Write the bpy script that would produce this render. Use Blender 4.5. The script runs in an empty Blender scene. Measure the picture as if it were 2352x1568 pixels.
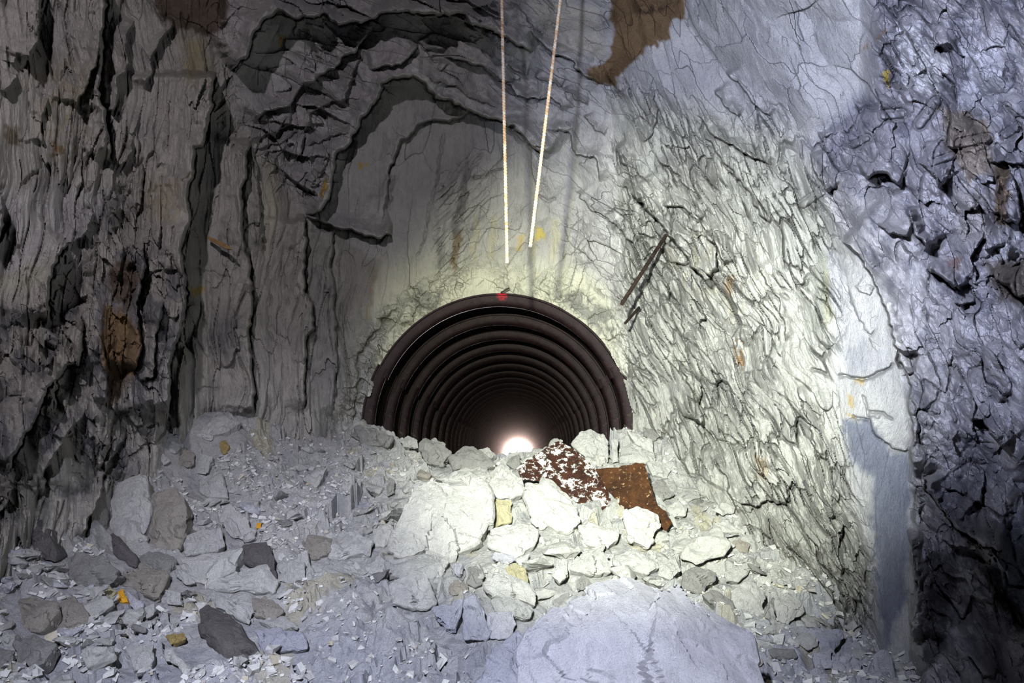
import bpy, math, random
import numpy as np
from mathutils import Vector

rng = np.random.default_rng(7)
random.seed(7)
C = bpy.context.scene.collection
ZC = 1.65                      # eye height of the photographer
F = 1400.0
PITCH = math.radians(10.16)
cp, sp = math.cos(PITCH), math.sin(PITCH)

# ------------------------------------------------------------------ camera
cam_d = bpy.data.cameras.new('camera'); cam = bpy.data.objects.new('camera', cam_d); C.objects.link(cam)
cam_d.sensor_width = 36.0; cam_d.lens = 36.0 * F / 2352.0
cam_d.clip_start = 0.02; cam_d.clip_end = 400
cam.location = (0, 0, ZC); cam.rotation_euler = (math.radians(90) + PITCH, 0, 0)
bpy.context.scene.camera = cam

def ray(px, py):
    """(x/Y, z/Y) of the sight line through a photo pixel."""
    px = np.asarray(px, float); py = np.asarray(py, float)
    cx = (px - 1176) / F; cy = (784 - py) / F
    wy = cp - cy * sp; wz = sp + cy * cp
    return cx / wy, wz / wy

def P(px, py, Y):
    a, b = ray(px, py)
    return np.stack(np.broadcast_arrays(a * Y, np.asarray(Y, float) + 0 * a, b * Y + ZC), -1)

# ------------------------------------------------------------------ noise
def _h(ix, iy, s):
    n = (ix.astype(np.int64) * 374761393 + iy.astype(np.int64) * 668265263 + s * 1442695041) & 0x7fffffff
    n = ((n ^ (n >> 13)) * 1274126177) & 0x7fffffff
    n = (n ^ (n >> 16)) & 0xffffff
    return n / float(0xffffff)

def vnoise(x, y, s=0):
    ix = np.floor(x); iy = np.floor(y); fx = x - ix; fy = y - iy
    fx = fx * fx * (3 - 2 * fx); fy = fy * fy * (3 - 2 * fy)
    a = _h(ix, iy, s); b = _h(ix + 1, iy, s); c = _h(ix, iy + 1, s); d = _h(ix + 1, iy + 1, s)
    return (a + (b - a) * fx + (c - a) * fy + (a - b - c + d) * fx * fy) * 2 - 1

def fbm(x, y, s=0, o=4):
    r = 0; a = .5; t = 0
    for i in range(o):
        r = r + a * vnoise(x, y, s + i * 17); t += a; a *= .5; x = x * 2.03 + 3.1; y = y * 2.01 + 1.7
    return r / t

def facet(x, y, s=0, tilt=.8, jit=.9):
    """broken-rock relief: every cell is its own tilted flat face; returns height, cell random, edge distance"""
    ix = np.floor(x); iy = np.floor(y)
    b1 = np.full(x.shape, 9.); b2 = b1.copy(); hh = np.zeros_like(x); cr = np.zeros_like(x)
    for dx in (-1, 0, 1):
        for dy in (-1, 0, 1):
            jx = ix + dx; jy = iy + dy
            ox = x - (jx + .5 + (_h(jx, jy, s) - .5) * jit); oy = y - (jy + .5 + (_h(jx, jy, s + 1) - .5) * jit)
            d = ox * ox + oy * oy
            r = _h(jx, jy, s + 2)
            hv = (r * 2 - 1) * .6 + tilt * (ox * (_h(jx, jy, s + 3) * 2 - 1) + oy * (_h(jx, jy, s + 4) * 2 - 1))
            n = d < b1
            b2 = np.where(n, b1, np.minimum(b2, d)); b1 = np.where(n, d, b1)
            hh = np.where(n, hv, hh); cr = np.where(n, r, cr)
    return hh, cr, np.sqrt(b2) - np.sqrt(b1)

def sstep(a, b, x):
    t = np.clip((x - a) / (b - a), 0, 1); return t * t * (3 - 2 * t)

def polyline_sd(px, py, pts):
    """distance to polyline, side (-1 left of travel as seen in the photo), parameter 0..1"""
    best = np.full(px.shape, 1e9); side = np.zeros(px.shape); par = np.zeros(px.shape)
    n = len(pts) - 1
    for i in range(n):
        ax, ay = pts[i]; bx, by = pts[i + 1]
        dx, dy = bx - ax, by - ay; L = dx * dx + dy * dy + 1e-9
        vx, vy = px - ax, py - ay
        t = np.clip((vx * dx + vy * dy) / L, 0, 1)
        ex, ey = vx - t * dx, vy - t * dy
        d = ex * ex + ey * ey
        m = d < best
        best = np.where(m, d, best); side = np.where(m, np.sign(dx * vy - dy * vx), side); par = np.where(m, (i + t) / n, par)
    return np.sqrt(best), side, par

def in_poly(px, py, pts):
    ins = np.zeros(px.shape, bool); n = len(pts)
    for i in range(n):
        x1, y1 = pts[i]; x2, y2 = pts[(i + 1) % n]
        if y1 == y2: continue
        c = ((y1 > py) != (y2 > py)) & (px < (x2 - x1) * (py - y1) / (y2 - y1) + x1)
        ins ^= c
    return ins

def poly_mask(px, py, pts, soft):
    d, _, _ = polyline_sd(px, py, list(pts) + [pts[0]])
    sd = np.where(in_poly(px, py, pts), -d, d)
    return 1 - sstep(-soft, soft, sd)

# ------------------------------------------------------------------ mesh helpers
def link_mesh(name, verts, faces, mat, parent=None, smooth=False, tint=None, sharp=None, nofs=None):
    verts = np.asarray(verts, dtype=np.float32)
    me = bpy.data.meshes.new(name)
    me.vertices.add(len(verts)); me.vertices.foreach_set('co', verts.ravel())
    if isinstance(faces, np.ndarray):
        k = faces.shape[1]; nf = len(faces)
        me.loops.add(nf * k); me.loops.foreach_set('vertex_index', faces.astype(np.int32).ravel())
        me.polygons.add(nf); me.polygons.foreach_set('loop_start', np.arange(0, nf * k, k, dtype=np.int32))
    else:
        flat = [i for f in faces for i in f]; st = []; a = 0
        for f in faces: st.append(a); a += len(f)
        me.loops.add(len(flat)); me.loops.foreach_set('vertex_index', flat)
        me.polygons.add(len(faces)); me.polygons.foreach_set('loop_start', st)
    if tint is not None:
        at = me.attributes.new('tint', 'FLOAT_COLOR', 'POINT')
        t4 = np.ones((len(verts), 4), np.float32); t4[:, :3] = tint
        at.data.foreach_set('color', t4.ravel())
    me.update(calc_edges=True); me.validate()
    me.polygons.foreach_set('use_smooth', [smooth] * len(me.polygons))
    if sharp: me.set_sharp_from_angle(angle=math.radians(sharp))
    me.materials.append(mat)
    o = bpy.data.objects.new(name, me); C.objects.link(o)
    if parent is not None: o.parent = parent
    return o

def tag(o, label=None, cat=None, group=None, kind=None):
    if label: o['label'] = label
    if cat: o['category'] = cat
    if group: o['group'] = group
    if kind: o['kind'] = kind
    return o

# ------------------------------------------------------------------ materials
def new_mat(name):
    m = bpy.data.materials.new(name); m.use_nodes = True
    nt = m.node_tree; nt.nodes.clear()
    out = nt.nodes.new('ShaderNodeOutputMaterial'); b = nt.nodes.new('ShaderNodeBsdfPrincipled')
    nt.links.new(b.outputs[0], out.inputs[0])
    return m, nt, b
def N(nt, t, **kw):
    n = nt.nodes.new(t)
    for k, v in kw.items():
        if k in n.inputs: n.inputs[k].default_value = v
        else: setattr(n, k, v)
    return n
def ramp(nt, fac, stops):
    r = nt.nodes.new('ShaderNodeValToRGB'); e = r.color_ramp.elements
    while len(e) < len(stops): e.new(.5)
    for i, (p, c) in enumerate(stops):
        e[i].position = p; e[i].color = (*c, 1) if len(c) == 3 else c
    nt.links.new(fac, r.inputs[0]); return r.outputs[0]
def mixc(nt, fac, a, b, mode='MIX'):
    m = nt.nodes.new('ShaderNodeMix'); m.data_type = 'RGBA'; m.blend_type = mode
    for s, i in ((fac, 0), (a, 6), (b, 7)):
        if isinstance(s, (int, float)): m.inputs[i].default_value = s
        elif isinstance(s, tuple): m.inputs[i].default_value = (*s, 1)
        else: nt.links.new(s, m.inputs[i])
    return m.outputs[2]
def coords(nt, scale=(1, 1, 1), rot=(0, 0, 0)):
    tc = nt.nodes.new('ShaderNodeTexCoord'); mp = nt.nodes.new('ShaderNodeMapping')
    mp.inputs['Scale'].default_value = scale; mp.inputs['Rotation'].default_value = rot
    nt.links.new(tc.outputs['Object'], mp.inputs[0]); return mp.outputs[0]
def noise(nt, vec, scale, detail=6, rough=.6, dist=0):
    n = N(nt, 'ShaderNodeTexNoise'); n.inputs['Scale'].default_value = scale; n.inputs['Detail'].default_value = detail
    n.inputs['Roughness'].default_value = rough; n.inputs['Distortion'].default_value = dist
    nt.links.new(vec, n.inputs['Vector']); return n.outputs[0]
def vor(nt, vec, scale, feat='DISTANCE_TO_EDGE'):
    n = N(nt, 'ShaderNodeTexVoronoi'); n.feature = feat; n.inputs['Scale'].default_value = scale
    nt.links.new(vec, n.inputs['Vector']); return n.outputs[0] if feat == 'DISTANCE_TO_EDGE' else n.outputs['Distance']
def bump(nt, b, h, strength, dist, prev=None):
    n = N(nt, 'ShaderNodeBump'); n.inputs['Strength'].default_value = strength; n.inputs['Distance'].default_value = dist
    nt.links.new(h, n.inputs['Height'])
    if prev is not None: nt.links.new(prev, n.inputs['Normal'])
    return n.outputs[0]

def rock_material(name, base=None, attr=False, streak=(1, 1, .35), rot=(0, 0, 0), bs=1.0, dust=.25, dirt=(.28, .27, .27), fine=30):
    m, nt, b = new_mat(name)
    v = coords(nt); vs = coords(nt, streak, rot)
    n1 = noise(nt, v, 1.7, 8, .65); n2 = noise(nt, vs, 14, 9, .72); n3 = noise(nt, v, fine, 5, .7)
    if attr:
        a = N(nt, 'ShaderNodeAttribute'); a.attribute_name = 'tint'; col = a.outputs['Color']
    else:
        rgb = N(nt, 'ShaderNodeRGB'); rgb.outputs[0].default_value = (*base, 1); col = rgb.outputs[0]
    col = mixc(nt, 1.0, col, ramp(nt, n1, [(.3, (.80, .80, .82)), (.7, (1.08, 1.07, 1.04))]), 'MULTIPLY')
    col = mixc(nt, 1.0, col, ramp(nt, n2, [(.30, (.80, .80, .81)), (.50, (1, 1, 1)), (.75, (1.08, 1.08, 1.07))]), 'MULTIPLY')
    dk = noise(nt, vs, 6, 10, .8, .4)
    col = mixc(nt, ramp(nt, dk, [(.60, (0, 0, 0)), (.72, (dust,) * 3)]), col, dirt)
    nt.links.new(col, b.inputs['Base Color'])
    b.inputs['Roughness'].default_value = .85; b.inputs['Specular IOR Level'].default_value = .25
    h1 = bump(nt, b, n2, .9 * bs, .07)
    h2 = bump(nt, b, n3, .7 * bs, .02, h1)
    nt.links.new(h2, b.inputs['Normal'])
    return m

M_left = rock_material('rock_left', attr=True, streak=(1, .8, .22), rot=(0, math.radians(6), 0), bs=1.0)
M_back = rock_material('rock_back', attr=True, streak=(1, .8, .3), bs=.8)
M_right = rock_material('rock_right', attr=True, streak=(1, .8, .33), rot=(0, math.radians(-16), 0), bs=1.2, dust=.35, dirt=(.30, .31, .30))
M_roof = rock_material('rock_roof', attr=True, streak=(.8, 1, 1.6), rot=(0, math.radians(30), 0), bs=1.0)
M_floor = rock_material('rock_debris', attr=True, streak=(1, 1, 1), bs=1.3, dust=.35, dirt=(.34, .36, .44), fine=45)
_stone = {}
def stone_mat(key):
    cols = dict(white=(.78, .79, .76), pale=(.68, .69, .67), grey=(.38, .38, .37), dark=(.19, .18, .18), tan=(.46, .43, .38),
                yellow=(.66, .62, .40), blue=(.60, .62, .72), brown=(.20, .14, .09), ochre=(.52, .40, .16), chalk=(.74, .75, .82))
    if key not in _stone:
        _stone[key] = rock_material('stone_' + key, base=cols[key], streak=(1, 1, .4), rot=(.6, .5, .3), bs=1.15,
                                    dust=.12 if key != 'dark' else .5, dirt=(.36, .36, .38) if key != 'dark' else (.4, .4, .43), fine=60)
    return _stone[key]

def rust_material(name, c1, c2, dustc, lo, hi, metal=.3, rough=.75, zmask=None, red=None, ds=5.5):
    m, nt, b = new_mat(name)
    v = coords(nt)
    n = noise(nt, v, 9, 8, .7); col = ramp(nt, n, [(.35, c1), (.65, c2)])
    d = noise(nt, v, ds, 9, .75, .3)
    f = ramp(nt, d, [(lo, (0, 0, 0)), (hi, (1, 1, 1))])
    if zmask:
        g = N(nt, 'ShaderNodeNewGeometry'); s = N(nt, 'ShaderNodeSeparateXYZ'); nt.links.new(g.outputs['Position'], s.inputs[0])
        mr = N(nt, 'ShaderNodeMapRange'); mr.inputs[1].default_value = zmask[0]; mr.inputs[2].default_value = zmask[1]
        mr.inputs[3].default_value = 1; mr.inputs[4].default_value = 0; nt.links.new(s.outputs[2], mr.inputs[0])
        f = mixc(nt, 1.0, f, mr.outputs[0], 'MULTIPLY')
    col = mixc(nt, f, col, dustc)
    if red:
        g = N(nt, 'ShaderNodeNewGeometry'); vm = N(nt, 'ShaderNodeVectorMath'); vm.operation = 'DISTANCE'
        nt.links.new(g.outputs['Position'], vm.inputs[0]); vm.inputs[1].default_value = red
        ad = N(nt, 'ShaderNodeMath'); ad.operation = 'MULTIPLY_ADD'; nt.links.new(noise(nt, v, 25, 6, .8), ad.inputs[0]); ad.inputs[1].default_value = .22
        nt.links.new(vm.outputs['Value'], ad.inputs[2])
        col = mixc(nt, ramp(nt, ad.outputs[0], [(.13, (1, 1, 1)), (.20, (0, 0, 0))]), col, (.42, .008, .02))
    nt.links.new(col, b.inputs['Base Color'])
    b.inputs['Metallic'].default_value = metal; b.inputs['Specular IOR Level'].default_value = .22; b.inputs['Roughness'].default_value = rough
    nt.links.new(bump(nt, b, noise(nt, v, 40, 7, .75), .7, .01), b.inputs['Normal'])
    return m

# ------------------------------------------------------------------ the cave surface
def axis(lo, hi, step, mlo, mhi, n):
    a = np.linspace(0, 1, n)
    left = lo - (lo - mlo) * (1 - a[:-1]) ** 1.6
    right = hi + (mhi - hi) * a[1:] ** 1.6
    return np.concatenate([left, np.arange(lo, hi + .1, step), right])
STEP = 2.15
ax_x = axis(-90, 2440, STEP, -900, 3250, 30)
ax_y = axis(-70, 1590, STEP, -700, 1900, 30)
GX, GY = np.meshgrid(ax_x, ax_y)

ctrl = np.array([
 # back wall
 (780,300,9.3),(1000,250,9.3),(1150,400,9.5),(1300,500,9.4),(900,600,9.5),(1150,640,9.35),(850,900,9.3),(1440,900,9.3),(1400,600,9.1),(1147,900,9.3),
 (850,1300,9.3),(1147,1300,9.3),(1440,1200,9.2),
 # left wall
 (720,700,9.1),(600,400,8.2),(600,700,8.3),(600,980,8.0),(600,1300,8.0),(450,500,7.3),(450,900,7.3),(300,300,6.2),(300,700,6.2),(300,1100,6.1),(300,1400,6.1),
 (120,300,5.2),(120,900,5.1),(0,300,4.6),(0,800,4.5),(0,1300,4.4),(120,1250,5.0),(-450,0,3.2),(-450,700,3.3),(-450,1400,3.3),(-900,0,2.5),(-900,800,2.5),(-900,1800,2.5),(0,1800,4.4),
 # crown of the cave
 (700,80,7.9),(900,0,7.5),(1150,0,7.1),(1150,130,8.2),(1150,230,9.0),(500,0,6.7),(250,0,5.7),(0,0,4.5),(1400,0,6.9),(1400,180,8.0),(1500,300,7.8),
 (1176,-300,6.3),(1176,-700,5.9),(600,-300,6.0),(600,-700,5.5),(0,-300,4.3),(0,-700,4.2),(1700,-300,5.5),(1700,-700,5.4),(2352,-300,3.2),(2352,-700,2.9),(-900,-700,2.2),(3250,-700,2.1),
 # right wall
 (1600,0,6.4),(1600,300,7.3),(1600,700,7.9),(1600,1100,7.9),(1600,1400,7.9),(1800,0,5.4),(1800,400,6.2),(1800,800,6.4),(1800,1200,6.1),(1800,1500,6.1),
 (2050,100,4.7),(2050,500,5.0),(2050,900,5.1),(2050,1400,4.7),(2050,1800,4.7),(2300,100,3.9),(2300,700,4.1),(2300,1400,3.9),(2300,1800,3.9),(2750,400,3.0),(2750,1300,3.0),(3250,600,2.2),(3250,1800,2.2)], float)

def rbf(cx, cy, cv, s):
    d = np.sqrt((cx[:, None] - cx) ** 2 + (cy[:, None] - cy) ** 2)
    A = d + np.eye(len(cx)) * s
    n = len(cx); M = np.zeros((n + 3, n + 3)); M[:n, :n] = A
    M[:n, n] = 1; M[:n, n + 1] = cx; M[:n, n + 2] = cy; M[n, :n] = 1; M[n + 1, :n] = cx; M[n + 2, :n] = cy
    w = np.linalg.solve(M, np.concatenate([cv, [0, 0, 0]]))
    def f(x, y):
        r = w[n] + w[n + 1] * x + w[n + 2] * y
        for i in range(n): r = r + w[i] * np.sqrt((x - cx[i]) ** 2 + (y - cy[i]) ** 2 + 1e-9)
        return r
    return f
_f = rbf(ctrl[:, 0] / 1000, ctrl[:, 1] / 1000, 1 / ctrl[:, 2], .02)
BY = 1 / np.clip(_f(GX / 1000, GY / 1000), .07, .6)

# broken edges: wobble the drawing coordinates
wob = 9
WX = GX + wob * fbm(GX / 55, GY / 55, 3, 4) + 4 * vnoise(GX / 12, GY / 12, 5)
WY = GY + wob * fbm(GX / 55, GY / 55, 11, 4) + 4 * vnoise(GX / 12, GY / 12, 6)
H = np.zeros_like(GX)        # metres towards the cave's inside

def region(pts, soft): return poly_mask(GX, GY, pts, soft)
FLX = GX + 38 * fbm(GX / 240, GY / 240, 801, 3); FLY = GY + 38 * fbm(GX / 240, GY / 240, 811, 3)
ROUGHMASK = np.clip(.95 + 2.4 * fbm(GX / 150, GY / 190, 821, 3), .2, 1.9)
def add_lumps(w, ang, cw, cl, amp, s, k=1.0):
    """hammered, continuous broken faces: the highest of many tilted planes"""
    m = w > .01; x = FLX[m]; y = FLY[m]; a = math.radians(ang)
    u = (x * math.cos(a) + y * math.sin(a)) / cl; v = (-x * math.sin(a) + y * math.cos(a)) / cw
    u = u + .25 * fbm(u * 1.7, v * 1.7, s + 50, 2); v = v + .25 * fbm(u * 1.7, v * 1.7, s + 70, 2)
    ix = np.floor(u); iy = np.floor(v); best = np.full(u.shape, -9.)
    for dx in (-1, 0, 1):
        for dy in (-1, 0, 1):
            jx = ix + dx; jy = iy + dy
            ox = u - (jx + _h(jx, jy, s)); oy = v - (jy + _h(jx, jy, s + 1))
            best = np.maximum(best, _h(jx, jy, s + 2) * .9 + 1.5 * k * (ox * (_h(jx, jy, s + 3) - .5) + oy * (_h(jx, jy, s + 4) - .5)) - .75 * (ox * ox + oy * oy))
    H[m] += w[m] * amp * (best - .5) * (ROUGHMASK[m] if cw < 50 else 1)
def add_facets(w, ang, cw, cl, amp, s, tilt=.8, warp=.35, crev=0):
    """cw across, cl along the bedding direction (deg, 90 = vertical)"""
    m = w > .01
    x = FLX[m]; y = FLY[m]; a = math.radians(ang)
    u = x * math.cos(a) + y * math.sin(a); v = -x * math.sin(a) + y * math.cos(a)
    u = u / cl; v = v / cw
    u2 = u + warp * fbm(u * 1.3, v * 1.3, s + 50, 3); v2 = v + warp * fbm(u * 1.3, v * 1.3, s + 70, 3)
    h, c, e = facet(u2, v2, s, tilt)
    am = amp * (ROUGHMASK[m] if cw < 60 else 1)
    H[m] += w[m] * am * h
    if crev: H[m] -= w[m] * crev * (1 - sstep(.0, .16, e)) * sstep(-.05, .25, fbm(x / 70, y / 70, s + 90, 3))
    return m, c, e

R_left = region([(-2000,-2000),(480,-2000),(520,60),(560,260),(700,470),(770,540),(820,700),(820,2500),(-2000,2500)], 35)
R_arch = region([(520,-2000),(1150,-2000),(1200,120),(1140,270),(960,170),(820,280),(770,400),(700,480),(560,280),(520,60)], 30)
R_back = region([(820,290),(900,190),(980,190),(1180,290),(1330,480),(1440,700),(1440,2500),(780,2500),(780,560),(710,490),(765,400)], 20)
R_ledge = region([(1130,-2000),(1380,-2000),(1400,160),(1400,500),(1440,720),(1330,600),(1180,300),(1130,230)], 25)
R_mid = region([(1400,180),(1600,250),(1800,260),(1880,420),(1940,620),(1900,900),(1990,1300),(2010,2500),(1430,2500),(1420,700)], 40)
R_rtop = region([(1380,-2000),(2060,-2000),(2060,100),(1980,330),(1800,300),(1600,250),(1400,190)], 40)
R_far = region([(2040,-2000),(4000,-2000),(4000,2500),(2120,2500),(2090,1150),(2070,820),(2020,640),(1930,540),(1850,330),(2000,200)], 30)
R_slate = region([(1900,560),(2020,640),(2060,810),(2090,900),(2095,1150),(2110,2500),(2010,2500),(1990,1300),(1920,860)], 14)
dring = np.hypot(GX - 1147, (GY - 975))
R_mouth = (1 - sstep(345, 385, dring + 20 * fbm(GX / 40, GY / 40, 91, 3))) * (GY < 1150)

Rl = R_left
add_lumps(Rl, 92, 130, 330, .26, 100); add_lumps(Rl, 97, 46, 190, .10, 120)
add_facets(Rl, 94, 34, 190, .06, 130, 1.2, crev=.05); mL2, cL2, eL2 = add_facets(Rl, 93, 10, 70, .016, 140)
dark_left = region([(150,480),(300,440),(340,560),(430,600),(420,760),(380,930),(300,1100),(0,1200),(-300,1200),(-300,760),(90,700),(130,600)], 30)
add_lumps(dark_left, 75, 60, 90, .26, 160, 1.3); add_facets(dark_left, 60, 22, 38, .05, 180, 1.4)
add_facets(region([(480,-100),(700,-100),(600,100),(540,200),(620,260),(700,300),(760,450),(640,440),(540,330),(470,250)], 25), 125, 20, 52, .075, 190, 1.2)
add_lumps(R_arch, 110, 60, 150, .16, 205); add_facets(R_arch, 20, 40, 130, .10, 200, 1.5); add_facets(R_arch * (GX < 760), 95, 24, 130, .04, 215); add_facets(R_arch * (GX > 700), 25, 16, 60, .03, 220)
add_lumps(R_back, 100, 120, 300, .16, 235); add_facets(R_back, 95, 90, 250, .035, 240, 1.6); add_facets(R_back, 100, 28, 110, .016, 250)
rb = region([(1020,600),(1130,330),(1200,300),(1420,560),(1440,700),(1000,690)], 30)
add_lumps(rb, 115, 55, 90, .14, 253); add_facets(rb, 120, 40, 70, .05, 255); add_facets(rb, 95, 14, 50, .022, 257)
add_facets(region([(1000,430),(1110,340),(1130,440),(1060,640),(1000,640)], 15), 125, 12, 50, .05, 258)
add_lumps(R_ledge, 38, 60, 110, .22, 259, 1.3); add_facets(R_ledge, 38, 30, 80, .24, 260, 1.0); add_facets(R_ledge, 45, 13, 38, .05, 270)
add_lumps(R_mid, 68, 95, 240, .30, 280, 1.3); add_facets(R_mid, 62, 44, 130, .14, 285, 1.3, crev=.18); add_lumps(R_mid, 66, 24, 90, .12, 290, 1.2)
add_facets(R_mid, 64, 17, 60, .075, 295, 1.3, crev=.14); add_facets(R_mid, 72, 8, 34, .022, 300)
edge_mid = region([(1400,330),(1480,400),(1620,520),(1560,640),(1480,640),(1400,520)], 20)
add_facets(edge_mid, 45, 28, 46, .14, 305, 1.2, crev=.18)
add_lumps(R_rtop, 60, 130, 190, .28, 308, 1.3); add_facets(R_rtop, 55, 80, 150, .05, 310, 2.2); add_facets(R_rtop, 70, 26, 80, .032, 320, 1.3)
fl = R_far * (1 - R_slate)
add_lumps(fl, 65, 130, 190, .42, 330, 1.4); add_lumps(fl, 60, 58, 90, .22, 335, 1.4); add_facets(fl, 70, 44, 80, .09, 340, 1.5, crev=.08); add_lumps(fl, 40, 20, 34, .06, 345, 1.4); add_facets(fl, 55, 13, 24, .018, 350, 1.4)
add_facets(R_slate, 88, 70, 300, .02, 360)
add_lumps(R_mouth, 30, 34, 44, .14, 368, 1.3); add_facets(R_mouth, 30, 24, 30, .06, 370, 1.2); add_facets(R_mouth, 30, 10, 14, .025, 380)
# ripple foliation on left and middle
H += Rl * .03 * fbm(FLX / 10, FLY / 130, 400, 3) + R_back * .012 * fbm(FLX / 8, FLY / 150, 405, 3) + R_mid * .04 * fbm((FLX * .94 - FLY * .34) / 11, (FLX * .34 + FLY * .94) / 70, 410, 3)
H += .03 * fbm(GX / 90, GY / 90, 420, 4)

def ledge(pts, h, w, taper=.12, side=-1, groove=0):
    x0 = min(p[0] for p in pts) - 3 * w; x1 = max(p[0] for p in pts) + 3 * w
    y0 = min(p[1] for p in pts) - 3 * w; y1 = max(p[1] for p in pts) + 3 * w
    i0, i1 = np.searchsorted(ax_y, (y0, y1)); j0, j1 = np.searchsorted(ax_x, (x0, x1))
    if i1 <= i0 or j1 <= j0: return
    sl = (slice(i0, i1), slice(j0, j1))
    d, s, t = polyline_sd(WX[sl], WY[sl], pts)
    tp = sstep(0, taper, t) * sstep(0, taper, 1 - t)
    m = (s == side)
    sd = np.where(m, d, -d); dd = np.maximum(sd, 0)
    H[sl] += sstep(-1.3, 1.3, sd) * h * np.exp(-dd / w) * np.clip(1 - dd / (3 * w), 0, 1) * tp
    if groove: H[sl] -= groove * np.exp(-(d / 4) ** 2) * tp
def crack(pts, g=.06, w=3.2):
    x0 = min(p[0] for p in pts) - 20; x1 = max(p[0] for p in pts) + 20; y0 = min(p[1] for p in pts) - 20; y1 = max(p[1] for p in pts) + 20
    i0, i1 = np.searchsorted(ax_y, (y0, y1)); j0, j1 = np.searchsorted(ax_x, (x0, x1)); sl = (slice(i0, i1), slice(j0, j1))
    d, s, t = polyline_sd(WX[sl], WY[sl], pts)
    H[sl] -= g * np.exp(-(d / w) ** 2) * sstep(0, .1, t) * sstep(0, .1, 1 - t)

# --- arches over the back wall
ledge([(700,492),(735,480),(750,455),(762,400),(770,360),(800,330),(815,295),(830,265),(865,230),(880,195),(905,178),(950,172),(975,190),(1000,220),(1040,232),(1075,255),(1120,275),(1160,280),(1200,305),(1235,345),(1260,370)], .85, 75, .05, groove=.1)
ledge([(878,520),(884,450),(896,383),(921,322),(937,315),(969,284),(1004,274),(1049,271),(1080,248)], .28, 45, groove=.04)
ledge([(528,165),(566,128),(579,77),(607,41),(636,29),(677,41),(725,29),(744,26),(779,57),(843,51),(878,29),(900,22),(953,26),(1023,32),(1065,35),(1080,55),(1106,58),(1148,77),(1190,100),(1227,121)], .9, 70, .04, groove=.1)
ledge([(582,285),(601,261),(636,246),(665,242),(677,217),(697,195),(722,188),(732,172),(751,166),(776,150),(786,131),(808,121),(837,83),(860,60)], .42, 50, .08, groove=.05)
ledge([(575,325),(600,312),(623,306),(668,284),(674,255)], .18, 26)
ledge([(590,345),(640,330),(690,295)], .12, 16)
ledge([(672,385),(693,351),(700,306),(712,261),(738,249),(767,230),(792,230),(808,179),(840,102)], .28, 34)
ledge([(703,330),(751,322),(783,309),(802,306)], .18, 20)
ledge([(735,400),(745,375),(755,330)], .15, 14)
ledge([(845,156),(883,147),(918,145),(940,128),(962,98)], .3, 36, groove=.04)
ledge([(962,90),(980,112),(1002,114),(1025,108)], .25, 24)
ledge([(1018,124),(1065,137),(1116,153),(1122,166),(1148,185),(1185,188)], .45, 36, groove=.06)
ledge([(965,168),(998,188),(1042,194),(1065,217),(1106,236),(1150,252)], .18, 24)
ledge([(960,100),(1000,145),(1008,160),(1040,145)], .10, 14)
ledge([(1060,60),(1090,75),(1130,95),(1175,130)], .3, 24)
ledge([(1080,20),(1115,10),(1145,35),(1160,60)], .25, 22)
ledge([(1210,70),(1257,115),(1307,138),(1335,174),(1405,195)], .5, 38, groove=.06)
ledge([(1110,150),(1156,184),(1202,220),(1266,225),(1300,262)], .4, 34, groove=.05)
ledge([(1155,280),(1201,321),(1234,331),(1270,350)], .34, 34)
ledge([(1250,290),(1307,303),(1321,354),(1362,358),(1381,427)], .4, 34, groove=.05)
ledge([(1325,435),(1362,482),(1394,496),(1410,530)], .25, 30)
ledge([(1185,5),(1210,45),(1225,80)], .2, 30, side=1)
ledge([(1165,150),(1190,165),(1220,170)], .25, 16); ledge([(1230,175),(1265,190),(1290,200)], .25, 16)
ledge([(1290,210),(1320,235),(1350,240)], .25, 18); ledge([(1340,270),(1365,300),(1390,310)], .25, 20)
ledge([(700,496),(764,520),(872,546),(905,540)], .6, 60, .1, groove=.08)
crack([(1020,290),(1000,420),(985,520),(955,600)], .05); crack([(1110,345),(1075,395),(1040,520)], .05)
crack([(1075,415),(1130,395),(1155,385)], .07); crack([(905,395),(890,470),(880,545),(865,560)], .06)
crack([(1230,440),(1250,455),(1280,450)], .08)
# --- slabs of the left wall
ledge([(584,960),(585,880),(572,813),(572,730),(578,673),(574,641),(556,514),(558,450),(563,380),(575,319)], .5, 90, .05, groove=.08)
ledge([(603,590),(595,450),(593,390),(578,330)], .3, 34)
ledge([(700,960),(700,785),(719,756),(714,699),(697,667),(701,571),(698,488)], .45, 70, .05, groove=.07)
ledge([(770,960),(776,737),(763,616),(762,523)], .28, 50, .06, groove=.05)
ledge([(383,980),(392,833),(418,753),(427,657),(415,578),(430,514),(435,450),(440,376),(446,344),(469,341),(488,204),(488,160)], .95, 130, .04, groove=.1)
ledge([(252,375),(244,271),(242,252),(228,230),(236,128),(234,80),(244,0),(244,-60)], .5, 60, .06, groove=.1)
ledge([(242,256),(261,249),(266,185),(290,166),(293,144),(287,80),(316,48)], .3, 34)
ledge([(274,380),(300,344),(300,315)], .18, 24)
ledge([(325,205),(348,160),(351,121),(389,64),(400,35)], .25, 40)
ledge([(175,250),(191,217),(220,147),(230,64)], .28, 50)
ledge([(67,145),(83,96),(89,0),(89,-60)], .35, 50)
ledge([(0,212),(38,182),(42,170)], .15, 24); ledge([(30,150),(38,120)], .12, 20)
ledge([(92,330),(96,265),(115,220)], .14, 30)
ledge([(124,960),(128,880),(150,842),(179,839),(185,801),(191,743),(182,720)], .35, 50, groove=.1)
ledge([(242,930),(249,849),(226,769)], .25, 40, groove=.05)
ledge([(315,876),(351,865),(360,753),(373,689)], .3, 34, groove=.05)
ledge([(307,862),(322,800),(316,705),(325,628),(335,540)], .4, 50, groove=.08)
ledge([(110,740),(112,654),(134,587),(160,562)], .4, 60, groove=.08)
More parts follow.
